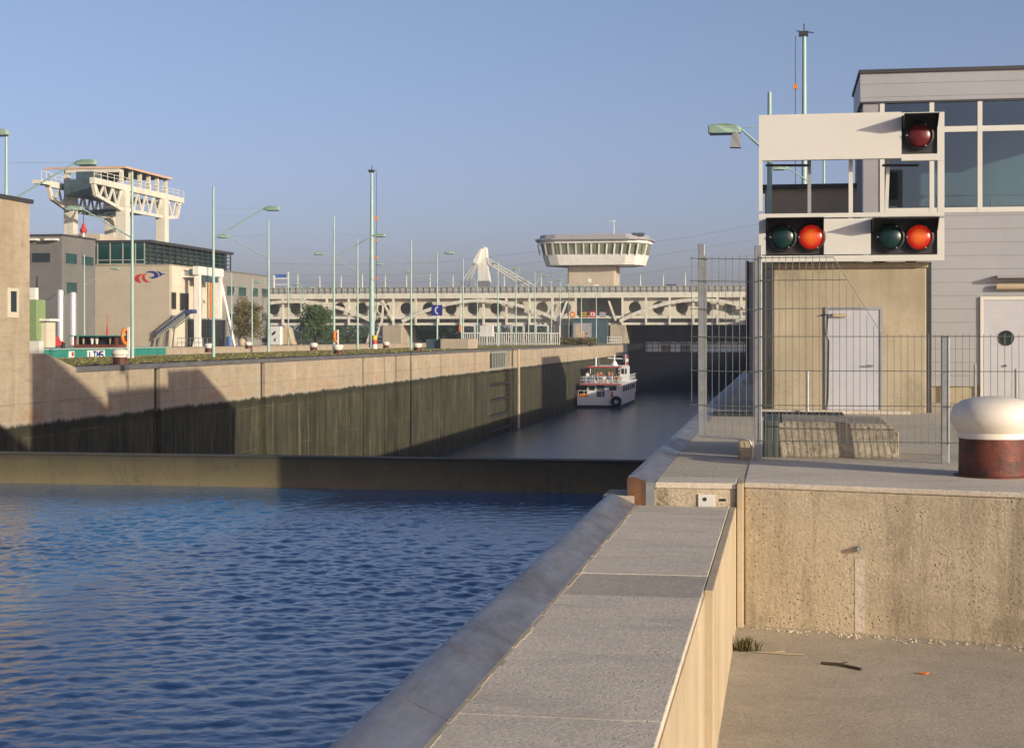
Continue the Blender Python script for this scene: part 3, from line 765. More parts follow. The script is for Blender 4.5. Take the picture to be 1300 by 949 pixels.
m = MB(); a = P(1080, 268, SY + .45); m.bar((a.x, SY + .45, zt), (a.x, SY + .45, P(1080, 204).z + .3), .07); m.build("rear_brace", 'board_white', sb); m = MB()
a = P(1123, 270, SY + .45); b = P(1128, 204, SY + .45); m.bar((a.x, SY + .45, zt), (b.x, SY + .45, b.z + .2), .06); m.build("rear_brace", 'board_white', sb)
for u0, u1 in ((972, 1027), (1120, 1166)):
    m = MB(); a = P(u0, 210, SY + .4); b = P(u1, 210, SY + .4); m.tube((a.x, SY + .4, a.z), (b.x, SY + .4, b.z), .022); m.build("rear_rail", 'steel_dark', sb)
for u0 in (1110, 1152):
    m = MB(); a = P(u0, 332); m.box(a.x, a.x + .16, SY + .02, SY + .5, zt - .001, a.z + .02); m.build("base_plate", 'steel_dark', sb)

# mesh fence
FY = 16.65
fz = [2.12, 1.885, 1.59, 1.30, .945, .585, .215]
fence = thing("mesh_fence", "galvanised wire mesh fence with a cut-off high corner across the quay", "fence", (1.2, FY, 0))
xh = at(962.5, FY).x; x3 = at(1200, FY).x
xa, xb = at(1057, FY).x, at(1117, FY).x
for x, zt_, n in ((xh, 2.25, 'tall'), (x3, 1.31, 'low'), (x3 + 1.93, 1.31, 'low')):
    pm = MB(); pm.box(x - .04, x + .04, FY - .02, FY + .03, 0, zt_); pm.build("post", 'galv', fence, bevel=.006)
def wires(mb, x0, x1, topf, zs, step=.0685, r=.0034):
    n = int(round((x1 - x0)/step))
    for i in range(n + 1):
        x = x0 + (x1 - x0)*i/n; zt_ = topf(x)
        mb.tube((x, FY - .026, .19), (x, FY - .026, zt_), r, r, 5)
    return mb
def top_panel(x):
    if x < xa: return 2.145
    if x < xb: return 2.06 - (x - xa)/(xb - xa)*.74
    return 1.325
m = MB(); wires(m, xh + .01, x3 - .03, top_panel, fz)
for z in fz:
    xe = x3
    if z > 1.31:
        xe = xa + (2.12 - z)/(.82)*(xb - xa) if z < 2.1 else xa
    m.tube((xh, FY - .033, z), (xe, FY - .033, z), .0046, .0046, 6); m.tube((xh, FY - .019, z), (xe, FY - .019, z), .0046, .0046, 6)
m.tube((xa, FY - .03, 2.13), (xb + .02, FY - .03, 1.32), .004, .004, 6)
m.build("mesh_panel", 'wire', fence, closed=False)
m = MB(); wires(m, x3 + .03, x3 + 1.9, lambda x: 1.325, fz)
for z in fz[3:]:
    m.tube((x3, FY - .033, z), (x3 + 1.93, FY - .033, z), .0046, .0046, 6); m.tube((x3, FY - .019, z), (x3 + 1.93, FY - .019, z), .0046, .0046, 6)
m.build("mesh_panel", 'wire', fence, closed=False)
gate = thing("mesh_gate", "wire mesh swing panel on a galvanised upright overhanging the lock edge", "gate", (at(890, FY).x, FY, 0))
xg = at(890.5, FY).x
m = MB(); m.bar((xg, FY, .25), (xg, FY, 2.27), .07, .05); m.build("upright", 'galv', gate, bevel=.006)
m = MB(); m.bar((xg + .045, FY + .01, .26), (xg + .045, FY + .01, 2.13), .02, .04); m.build("latch_bar", 'galv', gate)
m = MB(); xe0 = xg - .10
n = 10
for i in range(n):
    x = xe0 + (xh - .05 - xe0)*i/(n - 1)
    m.tube((x, FY - .03, .27 if i > 1 else .62), (x, FY - .03, 2.15), .0034, .0034, 5)
for z in fz[:-1]:
    m.tube((xe0 - .02, FY - .036, z), (xh, FY - .036, z - .015), .0046, .0046, 6)
m.build("mesh_panel", 'wire', gate, closed=False)
m = MB(); m.path([(xg, FY - .02, .26), (xh - .14, FY - .02, .235), (xh - .09, FY - .02, .215), (xh - .06, FY - .02, .15), (xh - .06, FY - .02, .02)], .012, 8); m.build("bottom_rail", 'galv', gate)
m = MB(); bx = at(945, 16.8).x; m.box(at(937, 16.9).x, at(958, 16.9).x, 16.85, 17.1, -.01, .2)
ft = thing("fence_foot", "small worn concrete foot beside the tall fence post", "block", (bx, 17, 0)); m.build("foot_body", 'con_hut', ft, bevel=.03)

# bollards: one model for all
bp = at(1261, 15.2); bp.z = 0
def make_bollard(loc, label, group):
    t = thing("mooring_bollard", label, "bollard", loc, group)
    x, y, _ = loc
    MB().lathe((x, y, 0), [(.001, -.01), (.315, -.01), (.315, .02), (.31, .36), (.001, .36)], 40).build("drum", 'bollard', t, smooth=True)
    MB().lathe((x, y, 0), [(.001, -.01), (.36, -.01), (.36, .018), (.317, .022), (.001, .022)], 40).build("base_flange", 'bollard', t)
    MB().lathe((x, y, 0), [(.30, .355), (.325, .36), (.327, .395), (.318, .41), (.335, .43), (.375, .48), (.393, .54), (.385, .60), (.35, .66), (.28, .705), (.18, .733), (.08, .745), (.001, .747)], 48).build("cap", 'cap', t, smooth=True)
    return t
BG = "white capped mooring bollards along the lock"
b0 = make_bollard(tuple(bp), "large white-capped rust red bollard in the right foreground", BG)
for px, py, lab in ((152, 463, "bollard on the island edge nearest the left building"), (429, 450, "bollard on the island edge beside the lifebuoy stand and lamp post"),
                    (530, 446, "bollard on the island edge below the blue telephone sign"), (265, 447, "bollard right beside the second tall lamp post, behind the grass"),
                    (398, 445, "bollard behind the grass below the green tree"), (490, 442, "bollard in front of the bridge pier beside the striped post"),
                    (721, 437.5, "white bollard near the far end of the island, left of a pair"), (747, 437, "white bollard near the far end of the island, right of a pair"), (315, 442.3, "bollard behind the grass left of the third tall lamp post")):
    D = 2600.0/(py - 427); p = atD(px, D)
    dup(b0, (p.x, p.y, 0), lab)

# grey building on the right
GY = 32.0
gb = thing("operations_building", "grey clad building with wide windows behind the signal board", "building", (6, 34, 0))
gx = at(1096, GY).x; gxe = 8.0
def G(px, py): return at(px, GY, py)
zp, zwb, zwt, zft = G(1200, 490).z, G(1200, 270).z, G(1200, 127).z, G(1200, 91).z
MB().box(gx, gxe, GY, 34.9, zp, zwb).build("cladding", 'clad', gb)
MB().box(gx + .03, gxe, GY + .05, 34.8, -.02, zp - .001).build("plinth", 'con_hut', gb)
MB().box(gx - .06, gxe, GY - .03, 35.0, zwt, zft).build("fascia", 'clad', gb)
MB().box(gx - .09, gxe, GY - .08, 35.1, zft + .001, zft + .07).build("roof", 'roof_dark', gb)
MB().box(gx - .05, gxe, GY - .035, GY - .01, zwt - .04, zwt - .001).build("fascia_trim", 'roof_dark', gb)
MB().box(gx, G(1117, 0).x, GY, GY + .5, zwb, zwt - .04).build("corner_column", 'grey_metal', gb)
MB().box(gx + .02, gxe, 34.6, 34.8, zwb, zwt).build("back_wall", 'interior', gb)
MB().box(gx, gx + .1, GY + .5, 34.7, zwb, zwt).build("side_wall", 'roof_dark', gb)
edges = [1117, 1180, 1241, 1355, 1462]
for a, b in zip(edges, edges[1:]):
    xa_, xb_ = G(a, 0).x, G(b, 0).x
    wmb = MB(); wmb.box(xa_, xa_ + .09, GY - .02, GY + .08, zwb, zwt - .045); 
    wmb.box(xa_ + .09, xb_, GY - .015, GY + .07, zwb, zwb + .1)
    zz = G(1240, 163).z; wmb.box(xa_ + .09, xb_, GY - .015, GY + .07, zz - .06, zz + .05)
    wo = wmb.build("window", 'board_white', gb)
    MB().box(xa_ + .09, xb_, GY + .03, GY + .035, zwb + .1, zwt - .045).build("pane", 'pane', wo)
rm_ = MB()
for z in (zwb + .5, zwb + .28, zwb + .12): rm_.tube((gx + .3, 34.0, z), (gxe, 34.0, z), .012)
for i in range(6): rm_.tube((gx + .5 + i*1.1, 34.0, zwb), (gx + .5 + i*1.1, 34.0, zwb + .5), .018)
rm_.build("inner_railing", 'rail', gb)
MB().box(gx + .1, gxe, GY + .1, 34.6, zwb - .05, zwb + .002).build("inner_floor", 'interior', gb)
dx0, dx1 = G(1249, 0).x, G(1249, 0).x + 1.15
dz1 = G(1260, 381).z
door = MB().box(dx0, dx1, GY - .03, GY + .02, .02, dz1).build("door", 'door_grey', gb, bevel=.008)
m = MB(); m.box(dx0 - .07, dx0 - .003, GY - .05, GY + .02, .02, dz1 + .07); m.box(dx0 - .003, dx1, GY - .05, GY + .02, dz1 + .003, dz1 + .07); m.box(dx1 + .003, dx1 + .07, GY - .05, GY + .02, .02, dz1 + .07); m.build("door_frame", 'board_white', door)
c = G(1277, 429); MB().lathe((c.x, GY - .036, c.z), [(.001, -.004), (.12, -.004), (.15, -.008), (.15, .03)], 28, 'y').build("porthole", 'glass_dark', door)
c = G(1276, 464); MB().lathe((c.x, GY - .036, c.z), [(.001, -.03), (.022, -.03), (.022, .02)], 12, 'y').build("handle", 'steel_dark', door)
c = G(1264, 352); MB().box(c.x, c.x + 1.0, GY - .28, GY - .003, c.z - .02, c.z + .035).build("door_canopy", 'grey_metal', gb)
c = G(1264, 364); MB().tube((c.x, GY - .1, c.z), (c.x + 1.0, GY - .1, c.z), .06, .06, 12).build("strip_lamp", 'con_side', gb)

# pillar and buildings farther down the right bank, some added only for their shade
pl = thing("gate_pillar", "narrow concrete pillar with rusty guide left of the hut", "pillar", (-.9, 45, 0))
YP = 43.5
a0, a1 = at(950.5, YP).x, at(972, YP).x
MB().box(a0, a1, YP, YP + 2, 0, at(955, YP, 332).z).build("shaft", 'con_hut', pl, bevel=.03)
MB().box(at(951, YP).x, at(963, YP).x, YP - .03, YP - .002, 0.0, at(955, YP, 335).z).build("steel_facing", 'galv', pl)
MB().box(at(946.5, YP).x, a0 - .003, YP - .05, YP + .3, .3, at(955, YP, 331).z).build("guide_rail", 'rust', pl)
YB = 50.0
sbk = thing("storage_building", "low pale brick building with dark flat roof seen through the signal board", "building", (1.0, 51, 0))
bz = at(1020, YB, 239).z
MB().box(at(971, YB).x, 2.5, YB, YB + 1.6, 0, bz).build("wall", 'brick', sbk)
MB().box(at(968, YB).x, 2.5, YB - .15, YB + 1.7, bz, bz + .12).build("roof", 'roof_dark', sbk)
def hidden_block(name, label, x0, x1, y0, y1, z, parts=True):
    t = thing(name, label, "building", ((x0 + x1)/2, (y0 + y1)/2, 0))
    MB().box(x0, x1, y0, y1, 0, z).build("wall", 'brick', t)
    MB().box(x0 - .1, x1 + .1, y0 - .1, y1 + .1, z, z + .1).build("roof", 'roof_dark', t)
    d = MB().box(x0 - .03, x0 + .02, y0 + .8, y0 + 1.8, 0.02, 2.1).build("door", 'door_grey', t)
    MB().box(x0 - .06, x0 - .03, y0 + .9, y0 + 1.0, 1.0, 1.1).build("handle", 'steel_dark', d)
hidden_block("workshop_building", "flat roofed brick workshop standing behind the grey building", 2.5, 11, 51.9, 56, 8.0)
hidden_block("connecting_building", "lower brick link building beside the workshop", 5.2, 12, 43.4, 49.9, 8.0)
hidden_block("shade_slab", "unseen tall brick slab added to shade the left lock wall", 8.2, 19, 34.4, 35.7, 10.6)  # unseen slab, added to cast the shadow on the wing wall
hidden_block("pump_building", "brick pump building beside the lock, hidden behind the hut", 2.6, 14, 171, 186, 7.1)
hidden_block("gate_shade_block", "unseen brick block added to shade the lower gate, hidden behind the hut", 3.0, 16, 258, 300, 6.9)  # unseen block, added to keep the sun off the lower gate

# ------------------------------------------------------------------ lamp posts and masts
def lamp_post(px, top, D, head, att, label, group, hs=1.0, flood=False, wire=True):
    p = atD(px, D, top); base = Vector((p.x, p.y, 0)); Y = p.y; sc = 2000/D
    t = thing("lamp_post", label, "lamp post", base, group)
    MB().tube(base, (p.x, Y, p.z), .115, .06, 10).build("pole", 'aqua', t, smooth=True)
    if head:
        hx0, hx1, hy = head
        za = at(px, Y, att).z; near, far = (hx0, hx1) if abs(hx0 - px) < abs(hx1 - px) else (hx1, hx0)
        n_ = at(near, Y, hy); f_ = at(far, Y, hy); sg = 1 if f_.x > n_.x else -1
        m = MB(); m.tube((p.x, Y, za), (n_.x, Y, n_.z), .05, .035, 8); m.tube((n_.x, Y, n_.z), (n_.x + sg*.15, Y, n_.z + .02), .04, .05, 8); m.build("arm", 'aqua', t)
        if wire: MB().tube((p.x, Y, n_.z + .08), (n_.x, Y, n_.z + .03), .012, .012, 5).build("stay_wire", 'aqua', t)
        L = f_.x - n_.x; h = .16*hs
        pr = [(0, .25), (.12, .7), (.4, 1.0), (.8, .95), (1, .7)]
        m = MB()
        top_ = [(n_.x + L*u, Y - .16*v, n_.z + h*v) for u, v in pr]; bot = [(n_.x + L*u, Y - .16*v, n_.z - .10*hs) for u, v in pr][::-1]
        m.prism(top_ + bot, (0, .3, 0)); ho = m.build("lamp_head", 'aqua_head', t, bevel=.03)
        MB().box(n_.x + L*.25, n_.x + L*.95, Y - .13, Y + .13, n_.z - .15*hs, n_.z - .101*hs).build("lens_cover", 'glass_dark', ho)
        if flood:
            q = at(935, Y, 178)
            fm = MB(); fm.prism([(q.x - .2, Y - .15, q.z - .22), (q.x + .14, Y - .15, q.z - .24), (q.x + .1, Y - .1, q.z + .18), (q.x - .06, Y - .1, q.z + .28), (q.x - .17, Y - .1, q.z + .1)], (0, .35, 0)); fm.build("floodlight", 'grey_metal', t)
    return t
LG = "aqua lamp posts along the lock"
for a in [
    (-62, 140, 66, (-14, 10, 169), 225, "lamp head on a post just outside the left edge, above the beige building"),
    (8, 166, 74, (95, 122, 207), 258, "tall lamp post rising behind the roof of the beige left building"),
    (168, 218, 93, (85, 104, 264.5), 302, "tall lamp post in front of the logo wall, arm over the barge"),
    (271, 237, 97, (335, 354, 265), 303, "tall lamp post before the white portal crane, arm reaching right"),
    (341, 279, 130, (276, 290, 300), 328, "lamp post at the right end of the grey office, arm reaching left"),
    (424, 275, 129, (473, 489, 299), 328, "lamp post beside the lifebuoy and green tree, arm reaching right over the mast"),
    (454, 304, 156, (399, 412, 321.5), 344, "lamp post just left of the tapering mast, arm reaching left"),
    (522, 304, 157, (564, 576, 321), 342, "lamp post right of the first bridge pier, arm reaching right"),
    (555, 319, 180, (478, 487, 335), 359, "lamp post carrying the blue telephone sign"),
    (588, 328, 196, (514, 521, 344), 362, "lamp post left of the leaning white pylon"),
    (606, 352, 258, (595, 602, 354), 372, "short far lamp post in line with the leaning pylon's foot"),
    (632, 334, 209, (625, 633, 334), 352, "lamp post with a top lamp just right of the pylon"),
    (655, 341, 226, (650, 660, 341), 358, "lamp post under the pylon's right cables"),
    (671, 355, 262, (665, 671, 356), 372, "far lamp post left of a taller one before the control tower"),
    (679, 344, 234, (686, 695, 350), 362, "lamp post left below the control tower cabin"),
    (700, 357, 268, (694, 700, 358), 374, "slim far lamp post left of the control tower shaft"),
    (711, 354, 256, (706, 715, 355), 372, "lamp post with a flat top lamp beside the control tower shaft"),
    (722, 360, 272, (716, 722, 362), 378, "lamp post in front of the tower shaft's left edge"),
    (738, 362, 270, (733, 742, 363), 378, "lamp post with a flat top lamp in front of the tower shaft"),
    (757, 366, 276, (757, 764, 369), 382, "lamp post in front of the kiosk signs below the tower"),
    (107, 323, 176, (141, 151, 341), 362, "lamp post behind the barge, before the dark office corner"),
    (294, 346, 205, (301, 311, 364), 380, "far lamp post in front of the brownish bush"),
    (320, 353, 215, (323, 331, 358), 372, "far lamp post right of the brownish bush before the office windows"),
    (366, 349, 230, (372, 380, 361), 378, "far lamp post left of the green tree before the bridge"),
    (382, 362, 235, (391, 399, 365), 384, "far lamp post at the left edge of the green tree"),
]:
    lamp_post(*a, LG)
pR = at(977, 49.0); DR = CA*49.0 - SA*pR.x
lamp_post(977, 117, DR, (899, 941, 164), 196, "lamp post with floodlight rising behind the signal board", LG, 1.1, True)
lamp_post(1046, 200, 92, (981, 1000, 213), 243, "small lamp head seen through the opening of the signal board", LG)
def mast(px, D, top, rb, rt, label, side, marks):
    p = atD(px, D, top); Y = p.y
    t = thing("tall_mast", label, "mast", (p.x, Y, 0), "tapering aqua masts")
    MB().tube((p.x, Y, 0), (p.x, Y, p.z), rb, rt, 14).build("shaft", 'aqua', t, smooth=True)
    m = MB(); m.box(p.x - .35, p.x + .25, Y - .2, Y + .2, p.z, p.z + .3); m.tube((p.x, Y, p.z + .3), (p.x, Y, p.z + .8), .05); m.bar((p.x - .5, Y, p.z + .35), (p.x + .6, Y, p.z + .2), .06); m.build("head_gear", 'steel_dark', t)
    x = p.x + side*.55
    MB().tube((x, Y, .5), (x, Y, p.z), .03, .03, 5).build("halyard", 'steel_dark', t)
    for py, h in marks:
        z = at(px, Y, py).z; MB().box(x - .12, x + .12, Y - .12, Y + .12, z - h/2, z + h/2).build("marker", 'orange', t)
mast(472, 184, 219, .36, .14, "tall tapering aqua mast with orange markers beside the striped post", 1, [(277, .55), (305, .2), (327, .3), (353, .25)])
mast(1021, 101, 46, .24, .12, "tall aqua mast rising behind the signal board at the upper right", -1, [(110, .28)])

# telephone sign on its lamp post
p = atD(555, 179.2); a = at(547.5, p.y - .25, 400.5); b = at(561.5, p.y - .25, 387)
ts = thing("telephone_sign", "square blue sign with white telephone handset on a lamp post", "sign", (p.x, p.y - .2, a.z))
MB().box(a.x, b.x, p.y - .27, p.y - .2, a.z, b.z).build("panel", 'blue', ts)
cx, cz = (a.x + b.x)/2, (a.z + b.z)/2
m = MB(); y_ = p.y - .30
outer = [(cx + .16 + .38*math.cos(t), cz + .46*math.sin(t)) for t in np.linspace(R(115), R(245), 12)]
inner = [(cx + .22 + .30*math.cos(t), cz + .34*math.sin(t)) for t in np.linspace(R(235), R(125), 10)]
m.prism([(x, y_, z) for x, z in outer + inner], (0, .025, 0))
for s in (1, -1): m.box(cx + .0, cx + .17, y_, y_ + .025, cz + s*.30, cz + s*.45)
m.build("handset_symbol", 'board_white', ts)

# striped post
p = atD(475.5, 162); sp = thing("striped_post", "yellow, red and white striped post at the foot of the mast", "post", (p.x, p.y, 0))
for z0, z1, c in ((0, .5, 'white'), (.501, .95, 'red'), (.951, 1.42, 'yellow')):
    MB().lathe((p.x, p.y, 0), [(.001, z0), (.27, z0), (.27, z1 - .03), (.24, z1), (.001, z1)], 20).build("band", c, sp, smooth=True)

# lifebuoy stands
def lifebuoy(px, D, py, label, r=.4):
    p = atD(px, D, py); t = thing("lifebuoy_stand", label, "lifebuoy", (p.x, p.y, 0), "orange lifebuoys on the lock island")
    MB().box(p.x + .05, p.x + .17, p.y - .05, p.y + .05, 0, p.z + .55).build("stand_post", 'white', t)
    MB().torus((p.x - .06, p.y - .1, p.z), r, .105, 'y' if False else 'x', 22, 8).build("ring", 'orange', t, smooth=True)
    MB().box(p.x - .02, p.x + .04, p.y - .12, p.y + .12, p.z + r - .06, p.z + r + .1).build("hook", 'galv', t)
for a in ((161, 92, 427, "orange lifebuoy hanging beside the lamp post behind the barge"), (427.5, 128, 427, "orange lifebuoy beside the lamp post next to the green tree"), (585, 196, 417, "orange lifebuoy left of the white frames under the bridge arch")): lifebuoy(*a)

# ------------------------------------------------------------------ barge in the far basin
bg_ = thing("barge", "teal barge with rust red wheelhouse and lettered panel behind the grass", "boat", (-52.5, 110, -2.3))
def hull(mb, x0, x1, y0, y1, z0, z1, bow):
    c = (x0 + x1)/2
    pl_ = [(x0, y0), (x1, y0), (x1, y1 - bow), (c + (x1 - c)*.5, y1 - bow*.35), (c, y1), (c - (x1 - c)*.5, y1 - bow*.35), (x0, y1 - bow)]
    mb.prism([(x, y, z0) for x, y in pl_], (0, 0, z1 - z0))
HX = -50.0
m = MB(); hull(m, HX - 5.5, HX, 88, 128, -3.2, .36, 5); m.build("hull", 'teal', bg_, bevel=.08)
MB().box(HX - 5.5, HX + .06, 88, 124, .361, .46).build("gunwale", 'aqua_head', bg_)
xw1 = HX - .4
ya = atX(148.5, xw1).y; yb = ya + 1.8
xw0 = at(93.5, ya).x
wh = MB()
zc0, zc1 = .461, 1.30
wh.box(xw0, xw1, ya, yb, zc0, zc0 + .2)
for xx in (xw0, xw1 - .16): wh.box(xx, xx + .16, ya, ya + .2, zc0 + .2, zc1)
wh.box(xw1 - .12, xw1, yb - .3, yb, zc0 + .2, zc1); wh.box(xw0, xw0 + .12, yb - .3, yb, zc0 + .2, zc1)
wheel = wh.build("wheelhouse", 'rustred', bg_)
MB().box(xw0 - .3, xw1 + .25, ya - .25, yb + .4, zc1, zc1 + .09).build("roof", 'teal', wheel, bevel=.02)
MB().box(xw0 + .17, xw1 - .17, ya + .55, yb - .15, zc0 + .21, zc1 - .001).build("dark_interior", 'black', wheel)
for fx, c_ in ((.18, 'con_side'), (.38, 'cap'), (.49, 'cap'), (.80, 'con_side')):
    xx = xw0 + (xw1 - xw0)*fx; k = .55 if c_ == 'con_side' else .85
    MB().lathe((xx, ya + .35, zc1 - .24), [(.001, -.36), (.10*k, -.34), (.13*k, -.1), (.18*k, -.02), (.19*k, .08), (.14*k, .17), (.001, .2)], 12).build("seat", c_, wheel, smooth=True)
a0 = atX(111, HX + .02); a1 = atX(133, HX + .02)
lp = MB().box(HX + .002, HX + .03, a0.y, a1.y, -.42, .28).build("name_panel", 'white', bg_)
def letters(parent, y0, y1, z0, z1, x, word, mat):
    n = len(word); w = (y1 - y0)/n; m = MB(); t = .13*(z1 - z0)*1.2
    def st(u0, v0, u1, v1, k):
        a = Vector((x, y0 + w*(k + .12 + .76*u0), z0 + (z1 - z0)*v0)); b = Vector((x, y0 + w*(k + .12 + .76*u1), z0 + (z1 - z0)*v1)); m.bar(a, b, t*1.6, .02, (1, 0, 0))
    G_ = {'L': [(0,1,0,0),(0,0,1,0)], 'T': [(0,1,1,1),(.5,1,.5,0)], 'M': [(0,0,0,1),(0,1,.5,.4),(.5,.4,1,1),(1,1,1,0)], 'S': [(1,1,0,1),(0,1,0,.5),(0,.5,1,.5),(1,.5,1,0),(1,0,0,0)]}
    for k, ch in enumerate(word):
        for s in G_[ch]: st(*s, k)
    m.build("lettering", mat, parent)
letters(lp, a0.y + .25, a1.y - .25, -.3, .18, HX + .05, "LTMS", 'blue')
fp = MB().box(HX + .002, HX + .03, atX(87, HX).y, atX(94, HX).y, -.35, .25).build("flag_panel", 'white', bg_)
MB().box(HX + .031, HX + .05, atX(90.5, HX).y, atX(93, HX).y, -.1, .2).build("red_mark", 'red', fp)
p = atX(138, HX - 2); mm = MB(); mm.tube((HX - 2, yb, 1.3), (HX - 2, yb, 2.25), .11, .04, 8); mm.tube((HX - 2, yb, 2.25), (HX - 2, yb, 3.1), .03, .02, 6); mm.build("mast", 'red', bg_)
p = atX(72, HX - .4); MB().lathe((HX - .3, atX(85.5, HX).y, .4), [(.001, 0), (.12, 0), (.12, .38), (.16, .45), (.001, .47)], 10).build("deck_bollard", 'black', bg_)
mm = MB(); p0_, p1_ = yb + .6, yb + 1.6; mm.box(HX - 1.3, HX - .7, p0_, p1_, .46, 1.25); mm.build("deck_locker", 'con_side', bg_)

# ------------------------------------------------------------------ harbour buildings on the left bank
# dark office
C_ = thing("office_building", "dark grey concrete office block with square windows behind the steel tanks", "building", (-90, 185, 0))
cx1 = -82.0; cy0 = atX(78.5, cx1).y; cy1 = atX(121, cx1).y; cz1 = atX(78.5, cx1, 299).z
MB().box(-110, cx1, cy0, cy1, 0, cz1).build("wall", 'con_grey', C_)
MB().box(-110.2, cx1 + .15, cy0 - .15, cy1, cz1, cz1 + .18).build("roof", 'roof_dark', C_)
def win_y(par, pxa, pxb, pya, pyb, Y, frame='con_grey', glass='glass_dark'):   # on a face across the view
    a = at(pxa, Y, pyb); b = at(pxb, Y, pya)
    o = MB().box(a.x - .12, b.x + .12, Y - .06, Y + .05, a.z - .12, b.z + .12).build("window", frame, par)
    MB().box(a.x, b.x, Y - .065, Y - .055, a.z, b.z).build("pane", glass, o); return o
def win_x(par, pxa, pxb, pya, pyb, X, frame='con_grey', glass='glass_green'):  # on a face along the lock
    a = atX(pxa, X, pyb); b = atX(pxb, X, pya); zb = atX(pxa, X, pya).z
    o = MB().box(X - .05, X + .06, a.y - .15, b.y + .15, a.z - .12, zb + .12).build("window", frame, par)
    MB().box(X + .055, X + .065, a.y, b.y, a.z, zb).build("pane", glass, o); return o
win_y(C_, 41, 64, 321, 333, cy0)
win_y(C_, 60, 67, 416, 424, cy0)
for a in ((83, 97, 321, 334), (104, 118, 325, 336), (84, 97, 358, 372)): win_x(C_, *a, cx1)
for px in (41, 66):
    q = at(px, cy0 - .4, 304); MB().box(q.x - .7, q.x + .7, cy0 - .9, cy0 - .002, q.z - .12, q.z + .12).build("wall_lamp", 'white', C_)
pb = thing("roof_structure", "pale concrete rooftop block behind the dark office", "building", (-91, 190, 0))
ya_ = 192.0
MB().box(at(68, ya_).x, at(127, ya_).x, ya_, ya_ + 5, 0, at(90, ya_, 297).z).build("wall", 'con_far', pb)
MB().tube((at(106, ya_ - .5).x, ya_ - .5, 0), (at(106, ya_ - .5).x, ya_ - .5, at(106, ya_, 296).z), .14).build("vent_pipe", 'white', pb)

# concrete hall with the emblem
Bn = thing("emblem_hall", "beige concrete hall with red and blue wing emblem on its wall", "building", (-80, 195, 0))
bX = -76.0
byA = atX(215, bX).y; byB = atX(281, bX).y
bzt = atX(215, bX, 336.5).z
xl_ = at(121, byA).x
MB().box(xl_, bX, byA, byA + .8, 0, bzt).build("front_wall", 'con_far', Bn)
MB().box(xl_, bX + .02, byA + .8, byB, 0, bzt - .002).build("hall_wall", 'con_face', Bn)  # paler concrete paints in the stronger sun on this side
MB().box(xl_ - .05, bX + .1, byA - .1, byB, bzt, bzt + .12).build("roof", 'con_pier', Bn)
q0 = at(163, byA, 352)
em = MB(); y_ = byA - .05
def EP(px, py): v = at(px, byA, py); return (v.x, y_, v.z)
def crescent(pts, mb): mb.prism([EP(*p) for p in pts], (0, .045, 0))
red = MB()
crescent([(171, 353), (173, 349.5), (178, 347.5), (182, 347.6), (178.5, 349.6), (177, 352), (177.6, 355.5), (179.8, 359), (175, 358), (172, 356)], red)
crescent([(180, 351), (182, 348.4), (186.5, 347), (184, 350), (184, 353), (187.5, 356.4), (192, 357.6), (186, 358.3), (182, 356)], red)
red.build("red_emblem", 'red', Bn)
blu = MB()
crescent([(184, 346.2), (189, 344), (195, 343.9), (200, 346.5), (202, 349.5), (200, 352.3), (194, 353.6), (189.5, 351.5), (194, 351.6), (196.6, 349.7), (195.5, 347), (191, 345.8)], blu)
crescent([(198, 343.8), (203, 345), (206, 347), (211, 347.4), (206, 348.8), (202.5, 351.5), (203.4, 348.2), (201.5, 345.6)], blu)
blu.build("blue_emblem", 'blue', Bn)
for a in ((217, 223, 371, 392), (228, 239, 372, 394)): win_x(Bn, *a, bX + .02, 'con_far', 'black')
gl = thing("glass_storey", "dark green glass storey with grid of mullions above the emblem hall", "building", (-82, 200, 10))
gX = -79.5; gyA = atX(184, gX).y; gyB = atX(288, gX).y
gz0, gz1 = bzt + .125, atX(184, gX, 308).z
gxl = at(122, gyA).x
MB().box(gxl, gX, gyA, gyB, gz0, gz1).build("glazing", 'glass_green', gl)
MB().box(gxl - .1, gX + .9, gyA - .2, gyB + .4, gz1, gz1 + .35).build("roof", 'roof_dark', gl)
m = MB()
for px in (124, 140, 156, 172, 183.5):
    x = at(px, gyA).x; m.box(x - .07, x + .07, gyA - .08, gyA - .002, gz0, gz1)
for z in (gz0 + .1, gz0 + (gz1 - gz0)*.22): m.box(gxl, gX, gyA - .085, gyA - .003, z - .05, z + .05)
m.build("front_mullions", 'rail', gl)
m = MB()
for i in range(14):
    y = gyA + (gyB - gyA)*i/13; m.box(gX + .5, gX + .62, y - .12, y + .12, gz0, gz1)
for k in range(5): z = gz0 + (gz1 - gz0)*k/5 + .1; m.box(gX + .45, gX + .6, gyA, gyB, z - .05, z + .05)
m.build("side_grid", 'steel_dark', gl)
# long grey office with windows
Dn = thing("long_office", "long pale grey office with two rows of windows beside the bush", "building", (-80, 225, 0))
dyA = byB + .02; dyB = atX(343, bX).y; dzt = atX(285, bX, 344.5).z
MB().box(-95, bX, dyA, dyB, 0, dzt).build("wall", 'con_grey2', Dn)
MB().box(-95.1, bX + .12, dyA, dyB + .1, dzt, dzt + .15).build("roof", 'con_grey', Dn)
for pa, pb_ in ((257.5, 263), (287.5, 297), (302.5, 312), (318.5, 327), (332, 341)):
    if pa > 281: win_x(Dn, pa, pb_, 363 + (pa - 287)*.07, 375 + (pa - 287)*.03, bX, 'con_grey2')
for pa, pb_ in ((287, 297), (319, 327), (332, 340)): win_x(Dn, pa, pb_, 398, 407, bX, 'con_grey2')
for pa, pb_ in ((303, 312), (332, 341)): win_x(Dn, pa, pb_, 429, 434, bX, 'con_grey2', 'black')

